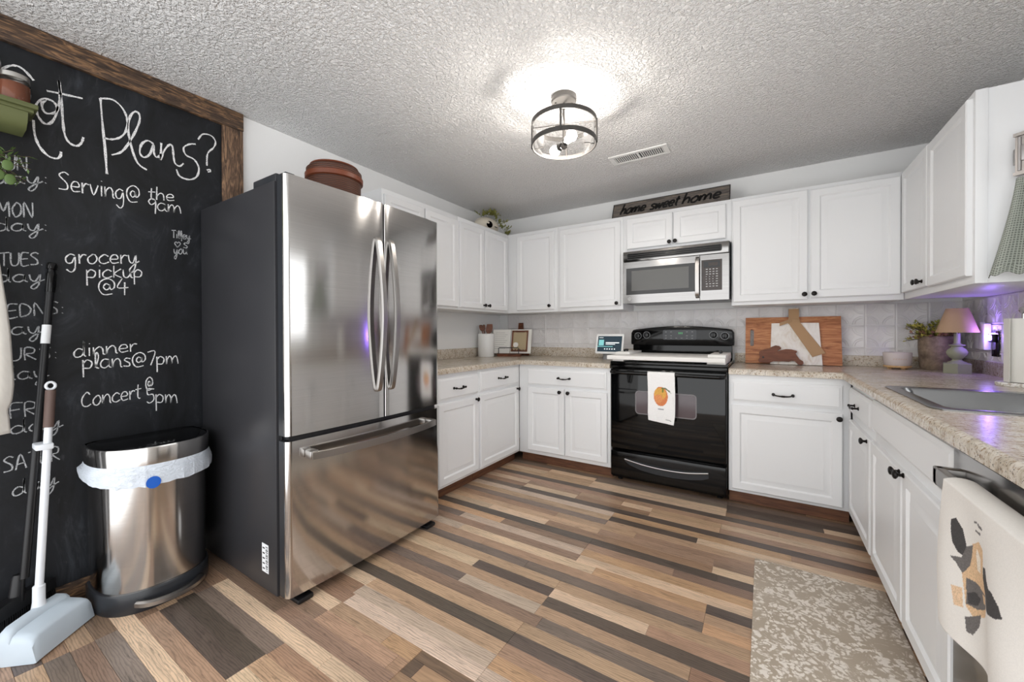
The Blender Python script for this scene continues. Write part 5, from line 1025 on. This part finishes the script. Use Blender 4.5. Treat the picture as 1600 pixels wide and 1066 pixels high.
# outlet with plug-in devices
t = thing('wall_outlet', 'dark wall outlet plate on tiled right wall with glowing blue night light', 'outlet', (W, -0.43, 1.066))
bxo('plate', 'black_gloss', t, W - 0.012, W - 0.0072, -0.492, -0.415, 0.998, 1.136, 0.002)
bm = BM(); box(bm, W - 0.030, W - 0.012, -0.475, -0.428, 1.075, 1.120, 0.004); nl = obj('night_light', bm, 'black_plastic', t)
bm = BM(); box(bm, W - 0.042, W - 0.030, -0.466, -0.437, 1.085, 1.114, 0.004); obj('light_emitting_diode', bm, 'led', nl); bxo('wall_glow_emitter', 'led', nl, W - 0.026, W - 0.016, -0.470, -0.433, 1.120, 1.124, 0.001)  # second emitter added on top of the night light to brighten the wall
t = thing('plug_in_device', 'white plug-in unit beside the blue night light on the right wall', 'device', (W, -0.33, 1.03))
bm = BM(); box(bm, W - 0.030, W - 0.0075, -0.335, -0.262, 1.035, 1.188, 0.006); obj('housing', bm, 'outlet', t); bm = BM(); box(bm, W - 0.038, W - 0.0075, -0.408, -0.338, 1.030, 1.178, 0.008); obj('cartridge', bm, 'outlet', t)
# paper towel holder
hx, hy = 3.432, -1.00
t = thing('paper_towel_holder', 'round marble paper towel holder with steel rod by the sink', 'holder', (hx, hy, CT))
bm = BM(); lathe(bm, [(0, Z0), (0.078, Z0), (0.080, Z0 + .004), (0.080, Z0 + .013), (0.077, Z0 + .016), (0, Z0 + .016)], (hx, hy, 0), (0, 0, 1), 40, False); obj('base', bm, 'marble', t)
bm = BM(); lathe(bm, [(0.006, Z0 + .016), (0.006, Z0 + .315), (0.010, Z0 + .318), (0.016, Z0 + .330), (0.012, Z0 + .343), (0, Z0 + .346)], (hx, hy, 0), (0, 0, 1), 20, False); obj('rod', bm, 'chrome', t)
t = thing('paper_towel_roll', 'white paper towel roll on the marble holder at right edge', 'paper towel', (hx, hy, CT + .017))
bm = BM(); lathe(bm, [(0.0185, Z0 + .018), (0.054, Z0 + .018), (0.055, Z0 + .020), (0.055, Z0 + .292), (0.054, Z0 + .294), (0.0185, Z0 + .294), (0.0185, Z0 + .018)], (hx, hy, 0), (0, 0, 1), 40, False); box(bm, hx - 0.056, hx - 0.0545, hy - 0.045, hy + 0.006, Z0 + .018, Z0 + .294); obj('paper', bm, 'paper', t)
# metal hanger with waffle towel on the cabinet end
t = thing('towel_hanger', 'grey galvanised metal towel hanger on the right cabinet end', 'hanger', (3.33, -1.285, 1.8))
hd = Vector((0.72, -0.69, 0)); hn = Vector((-0.69, -0.72, 0)); hp = Vector((3.292, -1.322, 0))
def HB(s, n_, z): p = hp + hd * s + hn * n_; return (p.x, p.y, z)
bm = BM(); loft(bm, [[HB(0, 0, z), HB(0.16, 0, z), HB(0.16, -0.022, z), HB(0, -0.022, z)] for z in (1.728, 1.888)]); hb = obj('metal_plate', bm, 'galv', t)
bm = BM()
for i in range(9): tube(bm, [HB(0.012 + i * 0.017, 0.0, 1.745), HB(0.012 + i * 0.017, 0.0, 1.872)], 0.0055, 6)
o = obj('corrugation', bm, 'galv', hb); o['kind'] = 'stuff'
for z in (1.728, 1.876):
    bm = BM(); loft(bm, [[HB(s, n_, zz) for n_, zz in ((0.008, z), (0.008, z + .012), (-0.001, z + .012), (-0.001, z))] for s in (-0.002, 0.162)]); obj('edge_trim', bm, 'galv', hb)
bxo('mount_bracket', 'galv', t, 3.300, 3.40, -1.345, -1.2815, 1.78, 1.84, 0.002)
bm = BM(); tube(bm, [HB(0.05, -0.01, 1.73), HB(0.05, 0.012, 1.715), HB(0.05, 0.016, 1.700)], 0.004, 8); tube(bm, [HB(0.11, -0.01, 1.73), HB(0.11, 0.012, 1.715), HB(0.11, 0.016, 1.700)], 0.004, 8); obj('hook', bm, 'black_plastic', t)
def waffle(u, v):
    z = 1.708 - v * 0.365; sp = 0.11 + 0.15 * v ** 1.3; s = 0.07 + (u - 0.45) * sp; n_ = 0.036 + (0.012 + 0.012 * v) * math.sin(u * 15) + 0.012 * v
    if v > .9: z += 0.006 * math.sin(u * 40)
    return HB(s, n_, z - 0.03 * u * v + 0.02 * v * abs(math.sin(u * 6)))
o = cloth('hand_towel', waffle, 50, 60, srgb(150, 162, 146), [], 0.003); o.data.materials[0] = MATS['waffle']
tag(o, 'sage green waffle hand towel hanging at the right cabinet end', 'towel')
# rug
t = thing('floor_mat', 'beige floral floor mat in front of the sink cabinets', 'rug', (2.68, -2.0, 0))
bm = BM(); box(bm, 2.444, 2.925, -2.75, -1.335, 0.0005, 0.0085, 0.003); obj('mat', bm, 'rug', t)
